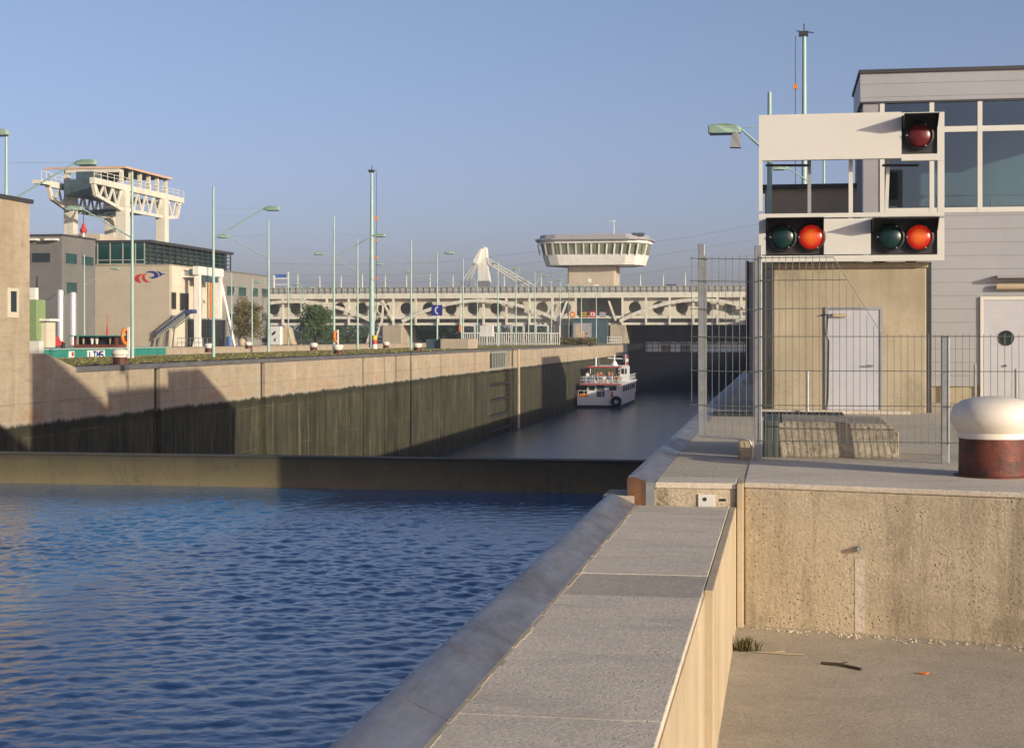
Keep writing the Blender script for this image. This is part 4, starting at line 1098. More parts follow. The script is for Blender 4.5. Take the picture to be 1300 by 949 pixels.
# steel tanks
for i, (px, r, top, lab) in enumerate(((76.5, .42, 368, "tall shiny steel tank, left of the pair by the dark office"), (92.5, .40, 371, "tall shiny steel tank, right of the pair by the dark office"))):
    p = at(px, 163, top); t = thing("steel_tank", lab, "tank", (p.x, 163, 0), "shiny steel tanks")
    rr_ = 4.4/12.0
    MB().lathe((p.x, 163, 0), [(.001, .3), (rr_, .35), (rr_, p.z - .15), (rr_*.8, p.z), (.001, p.z + .05)], 24).build("shell", 'steel_tank', t, smooth=True)
    for s in (-.25, .25): MB().tube((p.x + s, 163, 0), (p.x + s, 163, .4), .05).build("leg", 'galv', t)
    MB().tube((p.x + rr_ + .15, 162.9, 0), (p.x + rr_ + .15, 162.9, p.z*.9), .03).build("pipe", 'galv', t)
p0_ = at(38.5, 150, 441); q_ = at(46.5, 150, 380)
gbx = thing("green_container", "narrow upright green container beside the beige left building", "container", (p0_.x, 150, 0))
MB().box(p0_.x - 2, q_.x, 150, 152, 0, q_.z).build("shell", 'green_box', gbx, bevel=.04)
MB().box(p0_.x - 2, at(43, 150).x, 150.3, 151, q_.z + .001, at(43, 150, 365).z).build("vent_hood", 'white', gbx)
p0_ = at(46.8, 151); q_ = at(59, 151, 408)
sh = thing("small_shed", "small beige shed with thin flat roof next to the green container", "shed", (p0_.x, 151, 0))
MB().box(p0_.x, q_.x, 151, 153, 0, q_.z).build("wall", 'con_face', sh)
MB().box(p0_.x - .1, at(65, 151).x, 150.6, 153.2, q_.z + .05, q_.z + .28).build("roof", 'white', sh)
for px, lab in ((59, "small red car parked behind the shed, left of two"), (66.5, "small red car parked behind the shed, nearer the tank")):
    p = at(px, 160); t = thing("parked_car", lab, "car", (p.x, 160, 0), "red cars parked by the tanks")
    m = MB(); m.prism([(p.x - .45, 158, .25), (p.x - .45, 162, .25), (p.x - .45, 162, .75), (p.x - .45, 161.2, .85), (p.x - .45, 160.6, 1.3), (p.x - .45, 159.0, 1.3), (p.x - .45, 158.2, .8)], (.9, 0, 0)); m.build("body", 'rustred' if px < 60 else 'red', t, bevel=.08)
    MB().box(p.x - .38, p.x + .38, 158.35, 158.6, .86, 1.2).build("windscreen", 'glass_dark', t)
    for sx in (-.42, .3):
        for y in (158.7, 161.3): MB().lathe((p.x + sx, y, .3), [(.001, 0), (.3, 0), (.3, .14), (.001, .14)], 12, 'x').build("wheel", 'rubber', t)

# white portal crane and gangway
pc = thing("portal_crane", "white steel portal crane with slanting legs before the emblem hall", "crane", (-74, 190, 0))
pX = -74.0
def PX(px, py, X=pX): return atX(px, X, py)
m = MB(); a = PX(251, 343); b = PX(279, 349)
hz0, hz1 = PX(251, 349).z, PX(251, 338).z
yN, yF = PX(251, 0).y, PX(278.5, 0).y
m.box(pX - .4, pX + .4, yN - .8, yF + .6, hz0, hz1); m.build("top_beam", 'white', pc, bevel=.05)
m = MB(); m.box(pX - .35, pX + .35, yN - .35, yN + .35, 0.3, hz0); m.prism([(pX - .5, yN - .6, 0), (pX + .5, yN - .6, 0), (pX + .3, yN - .3, 1.2), (pX - .3, yN - .3, 1.2)], (0, 1.0, 0)); m.build("leg", 'white', pc)
m = MB(); m.box(pX - .3, pX + .3, yF - .35, yF + .35, 0, hz0); m.build("leg", 'white', pc)
q1 = PX(281, 360); q2 = atX(297.5, pX + 2.5, 440); m = MB(); m.bar(q1, (q2.x, q2.y, 0), .28); m.build("brace", 'white', pc)
xb_ = -77 + 2.6
q1 = at(227, yN, 350); q2 = at(220.5, yN, 438); m = MB(); m.bar(q1, (q2.x, yN, 0), .5, .5); m.build("leg", 'white', pc)
m = MB(); m.box(q1.x - .3, pX - .4, yN - .3, yN + .3, q1.z - .2, q1.z + .55); m.build("cross_beam", 'white', pc)
q = PX(246, 345); MB().lathe((pX - .9, yN - .4, q.z), [(.001, 0), (.42, 0), (.42, .5), (.001, .5)], 16, 'x').build("hoist_drum", 'machine', pc)
m = MB(); m.box(pX - .3, pX + .3, yN + 1.2, yF - 1.2, hz0 - .75, hz0 - .1); m.build("trolley", 'machine', pc)
for i, px in enumerate((265, 268)):
    v = PX(px, 420); MB().tube((pX, v.y, 3.2), (pX, v.y, hz0 - .7), .14).build("hanging_rod", 'con_side' if i == 0 else 'orange', pc)
mbx = thing("dark_bunker", "dark grey steel bunker under the white portal crane", "bunker", (pX, yF - 2, 0))
MB().box(pX - 2.4, pX + .5, PX(257, 0).y, PX(282, 0).y, 0, PX(270, 406).z).build("shell", 'steel_dark', mbx)
MB().box(pX - 2.5, pX + .6, PX(257, 0).y - .1, PX(282, 0).y, PX(270, 406).z + .01, PX(270, 406).z + .2).build("rim", 'rail', mbx)
gw = thing("gangway", "sloping blue conveyor gangway leading up beside the white crane", "gangway", (-72, 180, 0))
gYm = yN - 4.5
a = at(202, gYm, 424); b = at(238, gYm, 396); c_ = at(247, gYm, 395)
m = MB(); m.bar(a, b, 1.6, .45, (0, 0, 1)); m.bar(b, c_, 1.6, .45, (0, 0, 1)); m.build("belt", 'blue_belt', gw)
m = MB()
for off in (-.85, .85):
    m.bar(a + Vector((0, off, -.55)), b + Vector((0, off, -.55)), .14); m.bar(a + Vector((0, off, .35)), b + Vector((0, off, .35)), .08)
    for i in range(12):
        u = a.lerp(b, i/12); v = a.lerp(b, (i + .5)/12); w_ = a.lerp(b, (i + 1)/12); o = Vector((0, off, 0))
        m.bar(u + o + Vector((0, 0, -.55)), v + o + Vector((0, 0, .0)), .07); m.bar(v + o + Vector((0, 0, .0)), w_ + o + Vector((0, 0, -.55)), .07)
m.build("truss", 'rail', gw)
for px in (203, 210, 222): q = at(px, gYm, 430); m = MB(); m.bar((q.x, gYm - .8, 0), (q.x + .3, gYm - .8, max(.8, a.lerp(b, min(1, max(0, (px - 202)/36))).z - .5)), .16); m.build("support", 'galv', gw)
m = MB()
for i in range(9):
    q = at(225 + i*5.5, yN - 4); m.tube((q.x, yN - 4, 0), (q.x, yN - 4, 1.1), .035, .035, 5)
for z in (.55, 1.1): m.tube((at(225, yN - 4).x, yN - 4, z), (at(270, yN - 4).x, yN - 4, z), .035, .035, 5)
tag(m.build("harbour_railing", 'galv'), "thin grey railing in front of the white crane's feet", "railing")
q = at(291, yN + 6); t = thing("blue_drum", "blue drum standing by the crane's slanting brace", "drum", (q.x, yN + 6, 0))
MB().lathe((q.x, yN + 6, 0), [(.001, 0), (.38, 0), (.4, .6), (.38, 1.25), (.001, 1.3)], 16).build("shell", 'blue_barrel', t, smooth=True)
MB().torus((q.x, yN + 6, .65), .4, .03, 'z').build("hoop", 'blue_barrel', t)
q = at(204, yN - 5); t = thing("net_float", "round pale buoy on the basin edge below the gangway", "buoy", (-65.5, q.y, .1))
MB().lathe((-66.3, q.y, .6), [(.001, -.5), (.35, -.38), (.5, 0), (.35, .38), (.001, .5)], 16).build("ball", 'con_side', t, smooth=True)
MB().tube((-66.3, q.y, 1.0), (-66.3, q.y, 1.3), .06).build("lug", 'galv', t)

# gantry crane on the skyline
gc = thing("gantry_crane", "huge cream gantry crane with lattice girders above the dark office", "crane", (-94, 210, 0))
gR, gL = -90.0, -98.0
zT, zB = 22.0, 18.9
def girder(X, pa, pl1, pl2, pe, label):
    yN_, y1, y2, yE = (atX(p, X).y for p in (pa, pl1, pl2, pe))
    m = MB(); m.box(X - .35, X + .35, yN_, yE, zT - .45, zT + .35); m.build("top_chord", 'cream', gc)
    m = MB(); prof_ = [(yN_ + .3, zT - .45), (yN_ + 1.0, zT - 1.9), (y1 - 1.0, zB), (y2 + 1.5, zB), (yE - 2, zB + .4), (yE - 1, zT - .45)]
    for (p, q), (p2, q2) in zip(prof_, prof_[1:]): m.bar((X, p, q), (X, p2, q2), .45, .45)
    m.build("bottom_chord", 'cream', gc)
    m = MB(); n = 22
    def zbot(y):
        for (p, q), (p2, q2) in zip(prof_, prof_[1:]):
            if p <= y <= p2: return q + (q2 - q)*(y - p)/max(1e-6, p2 - p)
        return zB
    ys_ = np.linspace(yN_ + .8, yE - 1.2, n)
    for i in range(n - 1):
        a_, b_ = float(ys_[i]), float(ys_[i+1])
        if i % 2 == 0: m.bar((X, a_, zT - .4), (X, b_, zbot(b_)), .22, .3)
        else: m.bar((X, a_, zbot(a_)), (X, b_, zT - .4), .22, .3)
    m.build("lattice", 'cream', gc)
    for y in (y1, y2):
        m = MB(); m.box(X - .75, X + .75, y - .7, y + .7, 0, zT - .4); m.build("leg", 'cream', gc, bevel=.06)
    m = MB(); 
    for i in range(16):
        y = yN_ + (yE - yN_)*i/15; m.bar((X + .3, y, zT + .35), (X + .3, y, zT + 1.3), .07)
    for z in (.85, 1.3): m.bar((X + .3, yN_, zT + z), (X + .3, yE, zT + z), .06)
    m.build("railing", 'cream', gc)
    return yN_, y1, y2, yE
rN = girder(gR, 117, 156, 206, 231, '')
lN = girder(gL, 60, 90, 141, 170, '')
zr = 24.5
yA_, yB_ = rN[1] - 1.0, rN[2] + 1.6
m = MB(); m.box(gL - .8, gR + .8, yA_, yB_, zr, zr + .22); m.build("roof", 'roof_dark', gc)
m = MB(); m.box(gL - .9, gR + .9, yA_ - .15, yA_ - .002, zr - .02, zr + .26); m.box(gR + .802, gR + .95, yA_, yB_, zr - .02, zr + .26); m.box(gL - 3.2, gL - .9, yA_ - .1, yA_ + .1, zr + .0, zr + .26); m.build("roof_edge", 'orange_roof', gc)
m = MB(); m.box(gL, gR, yA_, yA_ + .4, zr - .55, zr - .02)
m.build("roof_beam", 'cream', gc)
for y in list(np.linspace(yA_ + .5, yB_ - .5, 6)):
    m = MB(); m.box(gR - .25, gR + .25, y - .2, y + .2, zT + .3, zr); m.build("roof_post", 'cream', gc)
for y in (yA_ + .5, yB_ - .5):
    m = MB(); m.box(gL - .35, gL + .35, y - .3, y + .3, zT + .3, zr); m.build("roof_post", 'cream', gc)
m = MB(); m.box(gL + 1.2, gR - 1.8, rN[1] - 4, rN[1] + 1, zT - 1.4, zT + .7); m.box(gL + 2.5, gR - 3, rN[1] - 3, rN[1], zT + .7, zT + 1.9); m.box(gL + .4, gR - .4, rN[1] - 3.6, rN[1] - 3, zT - .2, zT + .2)
m.build("trolley", 'machine', gc)
m = MB(); m.box(gL + .36, gR - .36, rN[1] + 1.5, rN[2] - 1, zT - 1.2, zT - 1.0)
for y in (rN[1] + 2, rN[1] + 5, rN[1] + 8): m.bar((gL, y, zB), (gR, y, zB), .35)
m.build("cross_girder", 'machine', gc)
m = MB(); q = atX(106, -94, 292); m.tube((-94, q.y, q.z + .4), (-94, q.y, zT), .05); m.build("hoist_cable", 'steel_dark', gc)
m = MB(); m.lathe((-94, q.y, q.z), [(.001, -.6), (.35, -.5), (.5, 0), (.3, .35), (.15, .9), (.001, .95)], 12); m.build("hook_block", 'red', gc, smooth=True)
m = MB(); v = lN[0]; m.box(gL - .7, gL + .7, v - 3.0, v - .1, zT - .3, zT + .2)
for y in (v - 2.9, v - 1.5, v - .2): m.bar((gL + .6, y, zT + .2), (gL + .6, y, zT + 1.4), .08)
m.bar((gL + .6, v - 2.9, zT + 1.4), (gL + .6, v - .2, zT + 1.4), .07); m.build("end_platform", 'cream', gc)

# ------------------------------------------------------------------ bridge, tower, pylon
BY = 290.0
def B(px, py): return at(px, BY, py)
br = thing("road_bridge", "long cream steel bridge with flat arches crossing both basins", "bridge", (-45, BY + 6, 0))
bx0, bx1 = B(262, 0).x, 3.0
z_dt, z_db = B(600, 372).z, B(600, 378.5).z
MB().box(bx0, bx1, BY, BY + 12, z_db, z_dt).build("deck", 'cream', br)
z_b1, z_b0 = B(600, 401).z, B(600, 404.5).z
MB().box(bx0, bx1, BY + .1, BY + .6, z_b0, z_b1).build("middle_chord", 'cream', br)
z_c1, z_c0 = B(600, 409.5).z, B(600, 412.5).z
MB().box(bx0, bx1, BY + .6, BY + 11.5, z_c0, z_c1).build("bottom_deck", 'cream', br)
# rear web plate with round holes
def plate_hole(mb, x0, x1, z0, z1, cx, cz, r, y, th=.1):
    angs = sorted(set([2*math.pi*i/24 for i in range(24)] + [math.atan2(sz - cz, sx - cx) % (2*math.pi) for sx in (x0, x1) for sz in (z0, z1)]))
    def edge(t):
        c, s = math.cos(t), math.sin(t); k = 1e9
        if c > 1e-9: k = min(k, (x1 - cx)/c)
        if c < -1e-9: k = min(k, (x0 - cx)/c)
        if s > 1e-9: k = min(k, (z1 - cz)/s)
        if s < -1e-9: k = min(k, (z0 - cz)/s)
        return (cx + c*k, cz + s*k)
    n = len(angs); vs = []
    for yy in (y, y + th):
        for t in angs: vs.append((cx + r*math.cos(t), yy, cz + r*math.sin(t)))
        for t in angs: e = edge(t); vs.append((e[0], yy, e[1]))
    fs = []
    for i in range(n):
        j = (i + 1) % n
        fs.append((i, j, n + j, n + i)); fs.append((2*n + i, 3*n + i, 3*n + j, 2*n + j)); fs.append((i, 2*n + i, 2*n + j, j))
    mb.add(vs, fs)
step = 4.35
xs_ = []
x = B(499, 0).x
while x > bx0: x -= step
x += step
zc = B(600, 391).z
gap = (B(724, 0).x, B(776, 0).x)
for side in (0, 1):
    m = MB(); xk = x
    while xk < 2:
        if (xk + step/2 < gap[0] - 1) if side == 0 else (xk + step/2 > gap[1] + 1):
            plate_hole(m, xk + .001, xk + step - .001, z_b1, z_db, xk + step*.5, zc, 1.12, BY + 1.4)
        xk += step
    m.build("web_plate", 'cream_web', br)
MB().box(bx0, bx1, BY + 10.5, BY + 10.7, z_c1, z_db).build("rear_web", 'web_back', br)
xk = x
while xk < 2.5:
    if not (gap[0] + 1 < xk < gap[1] - 1): MB().box(xk - .18, xk + .18, BY + .02, BY + .4, z_c0, z_db).build("vertical_post", 'cream', br)
    xk += step
def arch(pa, pb_):
    xa_, xb_ = B(pa, 0).x, B(pb_, 0).x; m = MB(); zs = B(600, 408).z; zcn = B(600, 381.5).z; n = 28; pts = []
    for i in range(n + 1):
        u = i/n; pts.append(Vector((xa_ + (xb_ - xa_)*u, BY - .25, zs + (zcn - zs)*(1 - (2*u - 1)**2))))
    for a_, b_ in zip(pts, pts[1:]): m.bar(a_, b_ + (b_ - a_)*.04, .5, .62)
    m.build("arch_rib", 'cream', br)
arch(274, 474); arch(511, 711); arch(787, 990)
def strut(pts, w=.35):
    m = MB()
    for (a_, b_), (c__, d_) in zip(pts, pts[1:]): m.bar(B(a_, b_) + Vector((0, -.2, 0)), B(c__, d_) + Vector((0, -.2, 0)), w)
    m.build("diagonal_strut", 'cream', br)
strut([(485.5, 381), (499, 407)]); strut([(480, 384), (475, 408), (466, 436)]); strut([(487, 386), (485, 408), (478, 428), (477, 434)]); strut([(474, 402), (490, 402)], .25); strut([(474, 387), (494, 386)], .25)
strut([(720, 382), (711, 407)]); strut([(773, 382), (782, 407)]); strut([(712, 407), (720, 398)], .25)
m = MB(); zr0, zr1 = z_dt, B(600, 363.5).z
for i in range(100):
    xk = bx0 + (bx1 - bx0)*i/99; m.box(xk - .05, xk + .05, BY - .05, BY + .05, zr0, zr1)
m.box(bx0, bx1, BY - .06, BY + .06, zr1 - .12, zr1); m.box(bx0, bx1, BY - .05, BY + .05, zr0 + .35, zr0 + .42); m.build("railing", 'rail', br)
MB().box(bx0, bx1, BY + .2, BY + .26, zr0, zr1 - .15).build("wind_screen", plain("wind_screen", (.33, .33, .31), .4, 0, .1, .4), br)
for pa, pb_, y0 in ((487, 511, 412), (704, 722, 412), (775, 794, 412)):
    a_, b_ = B(pa, 0).x, B(pb_, 0).x
    MB().box(a_, b_, BY - .8, BY + 11, -12 if pa == 487 else 0, z_c0 - .002).build("pier", 'con_pier', br, bevel=.05)
BL = "short cream posts along the bridge railing"
ordn = ["first", "second", "third", "fourth", "fifth", "sixth", "seventh", "eighth", "ninth", "tenth", "eleventh", "twelfth", "thirteenth"]
for i, px in enumerate((378, 406, 433, 460, 489, 516, 546, 575, 640, 687, 813, 842, 870)):
    p = at(px, BY + 9, 350 if i % 3 else 348); t = thing("bridge_post", ordn[i] + " short cream post from the left along the bridge railing", "post", (p.x, BY + 9, z_dt), BL)
    MB().tube((p.x, BY + 9, z_dt), (p.x, BY + 9, p.z), .14, .07, 8).build("shaft", 'cream', t)
    MB().lathe((p.x, BY + 9, p.z), [(.001, 0), (.14, .02), (.1, .22), (.001, .26)], 8).build("cap", 'grey_metal', t)
# little frame at the bridge's left end
gf = thing("sign_gantry", "small white frame with blue box above the bridge's left end", "frame", (B(355, 0).x, BY + 1, z_dt))
m = MB(); a_, b_ = B(346, 353), B(364, 353)
m.bar((a_.x, BY + 1, z_dt), (a_.x, BY + 1, a_.z + .6), .25); m.bar((b_.x, BY + 1, z_dt), (b_.x, BY + 1, b_.z + 1.2), .25); m.bar((a_.x, BY + 1, a_.z), (b_.x, BY + 1, a_.z), .2); m.bar((a_.x, BY + 1, a_.z - 1.2), (b_.x, BY + 1, a_.z - 1.2), .15)
m.build("frame", 'white', gf)
MB().box(a_.x - .1, b_.x - .7, BY + 1.2, BY + 2, a_.z + .15, a_.z + .75).build("box", 'blue_barrel', gf)

q = at(853, BY + 3); t = thing("car", "dark blue car crossing the bridge right of the control tower", "car", (q.x, BY + 3, z_dt))
cz_ = z_dt + .95
MB().prism([(q.x - 2.1, BY + 3, cz_ - .7), (q.x + 2.1, BY + 3, cz_ - .7), (q.x + 2.15, BY + 3, cz_), (q.x + 1.3, BY + 3, cz_ + .1), (q.x + .7, BY + 3, cz_ + .62), (q.x - 1.0, BY + 3, cz_ + .62), (q.x - 1.7, BY + 3, cz_ + .08), (q.x - 2.1, BY + 3, cz_)], (0, 1.7, 0)).build("body", 'blue', t, bevel=.06)
MB().prism([(q.x - 1.5, BY + 2.98, cz_ + .1), (q.x + 1.1, BY + 2.98, cz_ + .12), (q.x + .62, BY + 2.98, cz_ + .54), (q.x - .95, BY + 2.98, cz_ + .54)], (0, .018, 0)).build("side_window", 'glass_dark', t)
for sx in (-1.25, 1.3): MB().lathe((q.x + sx, BY + 2.95, z_dt + .31), [(.001, 0), (.31, 0), (.31, .2), (.001, .2)], 14, 'y').build("wheel", 'rubber', t)
# kiosk under the bridge
kx0, kx1 = at(725, BY - 4).x, at(770, BY - 4).x; KY = BY - 3.0
kz = at(750, KY, 404).z
ks = thing("island_kiosk", "dark blue grey kiosk with grey door on the island under the bridge", "kiosk", ((kx0 + kx1)/2, KY, 0))
MB().box(kx0, kx1, KY, KY + 2.5, 0, kz).build("wall", 'machine', ks)
MB().box(kx0 - .2, kx1 + .4, KY - .3, KY + 2.6, kz, kz + .2).build("roof", 'cream', ks)
a_, b_ = at(728, KY, 433), at(751, KY, 410); dd = MB().box(a_.x, b_.x, KY - .06, KY - .002, .05, b_.z).build("door", 'grey_metal', ks)
MB().box(a_.x + .4, a_.x + 1.4, KY - .08, KY - .061, .2, b_.z - .3).build("door_leaf", 'con_side', dd)
MB().box(at(744, KY).x, at(745.5, KY).x, KY - .1, KY - .081, 1.7, 2.0).build("handle", 'black', dd)
def island_board(name, px0, px1, py0, py1, mats, label, cat):
    a_, b_ = at(px0, KY - .4, py1), at(px1, KY - .4, py0); t = thing(name, label, cat, (a_.x, KY - .4, kz + .2))
    z0 = kz + .2; H = b_.z - z0; o = MB().box(a_.x, b_.x, KY - .4, KY - .3, z0, b_.z).build("panel", mats[0], t)
    w = (b_.x - a_.x)
    if mats[1]: MB().box(a_.x + w*.2, b_.x - w*.2, KY - .42, KY - .401, z0 + H*.2, b_.z - H*.2).build("inset", mats[1], t)
    return t, a_, b_, z0
t, a_, b_, z0 = island_board("warning_board", 735, 746.5, 395, 403, ('lampbox', None), "black and yellow board on the kiosk roof", "board")
m = MB()
for i in range(3): zz = z0 + .12 + i*.33; m.box(a_.x + .3, a_.x + 1.5, KY - .42, KY - .401, zz, zz + .14)
m.build("yellow_rows", 'yellow', t)
t, a_, b_, z0 = island_board("red_board", 748, 757, 395, 403, ('red', 'board_white'), "red framed white sign with red mark on the kiosk roof", "sign")
cxm = (a_.x + b_.x)/2; MB().prism([(cxm - .2, KY - .44, z0 + .35), (cxm + .2, KY - .44, z0 + .35), (cxm, KY - .44, z0 + .85)], (0, .018, 0)).build("mark", 'red', t)
island_board("grey_board", 761, 769, 396, 403, ('grey_metal', None), "plain pale grey board on the kiosk roof", "board")
q = at(727, KY - .5, 399); t = thing("lifebuoy", "orange lifebuoy standing on the kiosk roof", "lifebuoy", (q.x, KY - .5, kz + .2))
MB().torus((q.x, KY - .5, q.z), .42, .15, 'y').build("ring", 'orange', t, smooth=True); MB().box(q.x - .1, q.x + .1, KY - .5, KY - .4, kz + .2, q.z - .4).build("foot", 'white', t)
q = at(740, 283, 424); t = thing("orange_marker", "small orange marker post before the kiosk door", "post", (q.x, 283, 0)); MB().tube((q.x, 283, 0), (q.x, 283, q.z + .3), .2, .16).build("shaft", 'orange', t); MB().lathe((q.x, 283, q.z + .3), [(.16, 0), (.1, .12), (.001, .15)], 10).build("cap", 'white', t)
hd = bpy.data.objects
# control tower
TY = 302.0
tw = thing("control_tower", "round-edged control tower with white overhanging cabin above the bridge", "tower", (at(752, TY + 6).x, TY + 6, 0))
def T(px, py): return at(px, TY, py)
def ring(pxa, pxb, py, ins):
    a_, b_ = T(pxa, py), T(pxb, py); x0, x1 = a_.x, b_.x; z = a_.z; c = (b_.x - a_.x)*.09; y0 = TY - ins; y1 = TY + 14 + ins
    return [(x0 + c*.3, y0 + c*1.4, z), (x0 + c, y0 + c*.3, z), (x0 + 2*c, y0, z), (x1 - 2*c, y0, z), (x1 - c, y0 + c*.3, z), (x1 - c*.3, y0 + c*1.4, z), (x1, y0 + 4*c, z), (x1, y1 - 4*c, z), (x1 - 2*c, y1, z), (x0 + 2*c, y1, z), (x0, y1 - 4*c, z), (x0, y0 + 4*c, z)]
def loft(r1, r2, name, mat, par):
    n = len(r1); m = MB(); m.add(r1 + r2, [tuple(range(n)), tuple(range(2*n - 1, n - 1, -1))] + [(i, (i+1) % n, n + (i+1) % n, n + i) for i in range(n)]); return m.build(name, mat, par)
loft(ring(687, 816, 336.5, 0), ring(683, 820, 323.5, .8), "cabin", 'white', tw)
loft(ring(684, 819.5, 323.4, .65), ring(681, 822.5, 309.6, 1.4), "window_band", 'glass_pale', tw)
loft(ring(680, 824, 309.5, 1.7), ring(680, 824, 305.6, 1.7), "cabin_head", 'white', tw)
loft(ring(675, 828, 305.5, 2.6), ring(675, 828, 303.8, 2.6), "eaves", 'grey_metal', tw)
loft(ring(680, 822, 303.7, 1.5), ring(681, 821, 298.5, 1.3), "roof", 'grey_metal', tw)
for i in range(15):
    u = i/14
    pa = 684.5 + (817.5 - 684.5)*u; pb2 = 682.5 + (821 - 682.5)*u
    a_, b_ = T(pa, 323.4), T(pb2, 309.6); da = .72 if 1 < i < 13 else (.35 if i in (1, 13) else -.9); db = 1.47 if 1 < i < 13 else (1.1 if i in (1, 13) else -.2)
    m = MB(); m.bar((a_.x, TY - da - .0, a_.z), (b_.x, TY - db, b_.z), .3, .15); m.build("mullion", 'board_white', tw)
q = T(779, 299); 
def shaft(pxa, pxb, pyt):
    Ys = TY + 3; a_, b_ = at(pxa, Ys), at(pxb, Ys, pyt); MB().box(a_.x, b_.x, Ys, Ys + 9, 0, b_.z).build("shaft", 'con_far', tw, bevel=.3); return Ys
Ys = shaft(720.5, 781, 336.4)
q = at(748.5, Ys, 356); MB().lathe((q.x, Ys - .02, q.z), [(.001, -.05), (.42, -.05), (.42, .0)], 20, 'y').build("clock_face", 'white', tw)
q = at(756.5, Ys, 365); sg = MB().box(q.x - .55, q.x + .55, Ys - .1, Ys - .002, q.z - .6, q.z + .6).build("wall_sign", 'white', tw); MB().box(q.x - .15, q.x + .15, Ys - .12, Ys - .101, q.z - .2, q.z + .3).build("sign_mark", 'black', sg)
q = T(776, 298.5); m = MB(); m.tube((q.x, TY + 5, q.z), (q.x, TY + 5, T(0, 287).z), .1, .06, 6); m.bar((q.x - .9, TY + 5, T(0, 288).z), (q.x + .5, TY + 5, T(0, 288).z), .1); m.build("antenna", 'white', tw)
q = T(810, 300.5); MB().box(q.x - 1.2, q.x + 1.2, TY - 1, TY + 1, q.z + .2, q.z + .7).build("roof_unit", 'machine', tw)
q = T(752, 297.5); MB().box(q.x, q.x + 4, TY + 2, TY + 5, q.z - .2, q.z + .25).build("roof_hatch", 'con_side', tw)

# leaning pylon
NY = 335.0
def N(px, py, y=NY): return at(px, y, py)
py_ = thing("leaning_pylon", "leaning white pylon with fans of cables rising behind the bridge", "pylon", (N(615, 0).x, NY, 0))
MB().prism([N(*p) for p in ((609, 427), (605.8, 333), (611.5, 317), (614.5, 312.8), (617.8, 314.5), (619, 332), (623.5, 372), (626, 427))], (0, 1.6, 0)).build("blade", 'white', py_, bevel=.08)
MB().prism([N(*p, NY - 1.2) for p in ((600, 331), (609, 316.5), (611.5, 315.5), (607.2, 330.5), (605, 335), (601, 334))], (0, 1.15, 0)).build("head_block", 'white', py_, bevel=.05)
for i, (a_, b_) in enumerate((((602.5, 333), (575, 375)), ((604, 335), (581, 377)), ((605, 336), (588, 378)))):
    MB().tube(N(*a_), N(*b_), .1, .1, 8).build("back_stay", 'cream', py_)
for i, (a_, b_) in enumerate((((618.5, 328), (692, 371)), ((618.5, 331), (684, 371)), ((619, 334), (676, 371)))):
    MB().tube(N(*a_), N(*b_), .16, .16, 8).build("fore_stay", 'cream', py_)

# downstream gate
dg = thing("lower_gate", "dark steel lower gate with railing under the bridge", "gate", (-15, 301, -8.85))
MB().box(XL, XR, 300, 301.5, -14, -1.9).build("gate_leaf", 'steel_dark', dg)
MB().box(XL, XR, 299.4, 302, -1.899, -1.6).build("walkway", 'steel_dark', dg)
m = MB()
for i in range(26): xk = XL + .5 + (XR - XL - 1)*i/25; m.bar((xk, 299.5, -1.6), (xk, 299.5, .9), .1)
for z in (-.8, 0., .9): m.bar((XL, 299.5, z), (XR, 299.5, z), .1)
m.build("railing", 'black', dg)
MB().box(XL, XR, 303, 303.4, .3, 3.9).build("shade_panel", 'shade_blue', dg)  # dark blue panel stands in for the shaded void beneath the bridge
for px in (845, 870): q = at(px, 299.8); MB().box(q.x - .9, q.x + .9, 299.6, 300.6, -1.59, -.3).build("drive_box", 'con_pier', dg)
MB().box(XL, XL + 3.4, 299.0, 300.6, -1.6, .3).build("drive_house", 'black', dg)

# things on the island
a_ = atD(560, 165); lb = thing("low_enclosure", "low beige concrete enclosure with dark side below the telephone sign", "enclosure", (a_.x, a_.y, 0))
x0, x1 = atD(559, 165).x, atD(596, 165).x
MB().box(x0, x1, a_.y, a_.y + 5, -.01, 1.05).build("wall", 'con_pier', lb, bevel=.04)
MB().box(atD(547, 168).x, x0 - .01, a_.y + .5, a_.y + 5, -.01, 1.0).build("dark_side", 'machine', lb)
rl = thing("railing", "row of white railing frames on the island under the bridge arch", "railing", (atD(650, 230).x, 228, 0))
Yr = 229.0
for i in range(8):
    xa_ = at(588 + i*15.5, Yr).x; xb_ = at(588 + i*15.5 + 14, Yr).x; m = MB(); z1_ = at(600, Yr, 413).z
    for u in np.linspace(0, 1, 6): m.bar((xa_ + (xb_ - xa_)*u, Yr, 0), (xa_ + (xb_ - xa_)*u, Yr, z1_ if u in (0, 1) else z1_*.62), .1)
    m.bar((xa_, Yr, z1_*.62), (xb_, Yr, z1_*.62), .12); m.bar((xa_, Yr, .3), (xb_, Yr, .3), .1)
    if i % 2 == 0: m.bar((xa_, Yr, z1_), (xb_, Yr, z1_), .14)
    m.build("frame", 'white', rl)
hg = thing("hedge", "low brownish hedge near the far end of the island", "hedge", (-33, 240, 0))
def leaves(mb, c, rad, n, size, rng, shell=.35):
    for i in range(n):
        d = Vector((rng.gauss(0, 1), rng.gauss(0, 1), rng.gauss(0, 1))).normalized()*(rng.random()**shell)
        p = Vector(c) + Vector((d.x*rad[0], d.y*rad[1], d.z*rad[2])); u = Vector((rng.gauss(0, 1), rng.gauss(0, 1), rng.gauss(0, 1))).normalized(); v = u.orthogonal().normalized(); s = size*rng.uniform(.5, 1.3)
        mb.add([p - u*s, p + v*s*.5, p + u*s, p - v*s*.5], [(0, 1, 2, 3)])
m = MB(); rg = random.Random(2)
for i in range(26):
    u = i/25; q = at(706 + 48*u, 238); leaves(m, (q.x, 238 + rg.uniform(-1.5, 1.5), .55), (.9, 1.2, .55 + .2*rg.random()), 90, .14, rg)
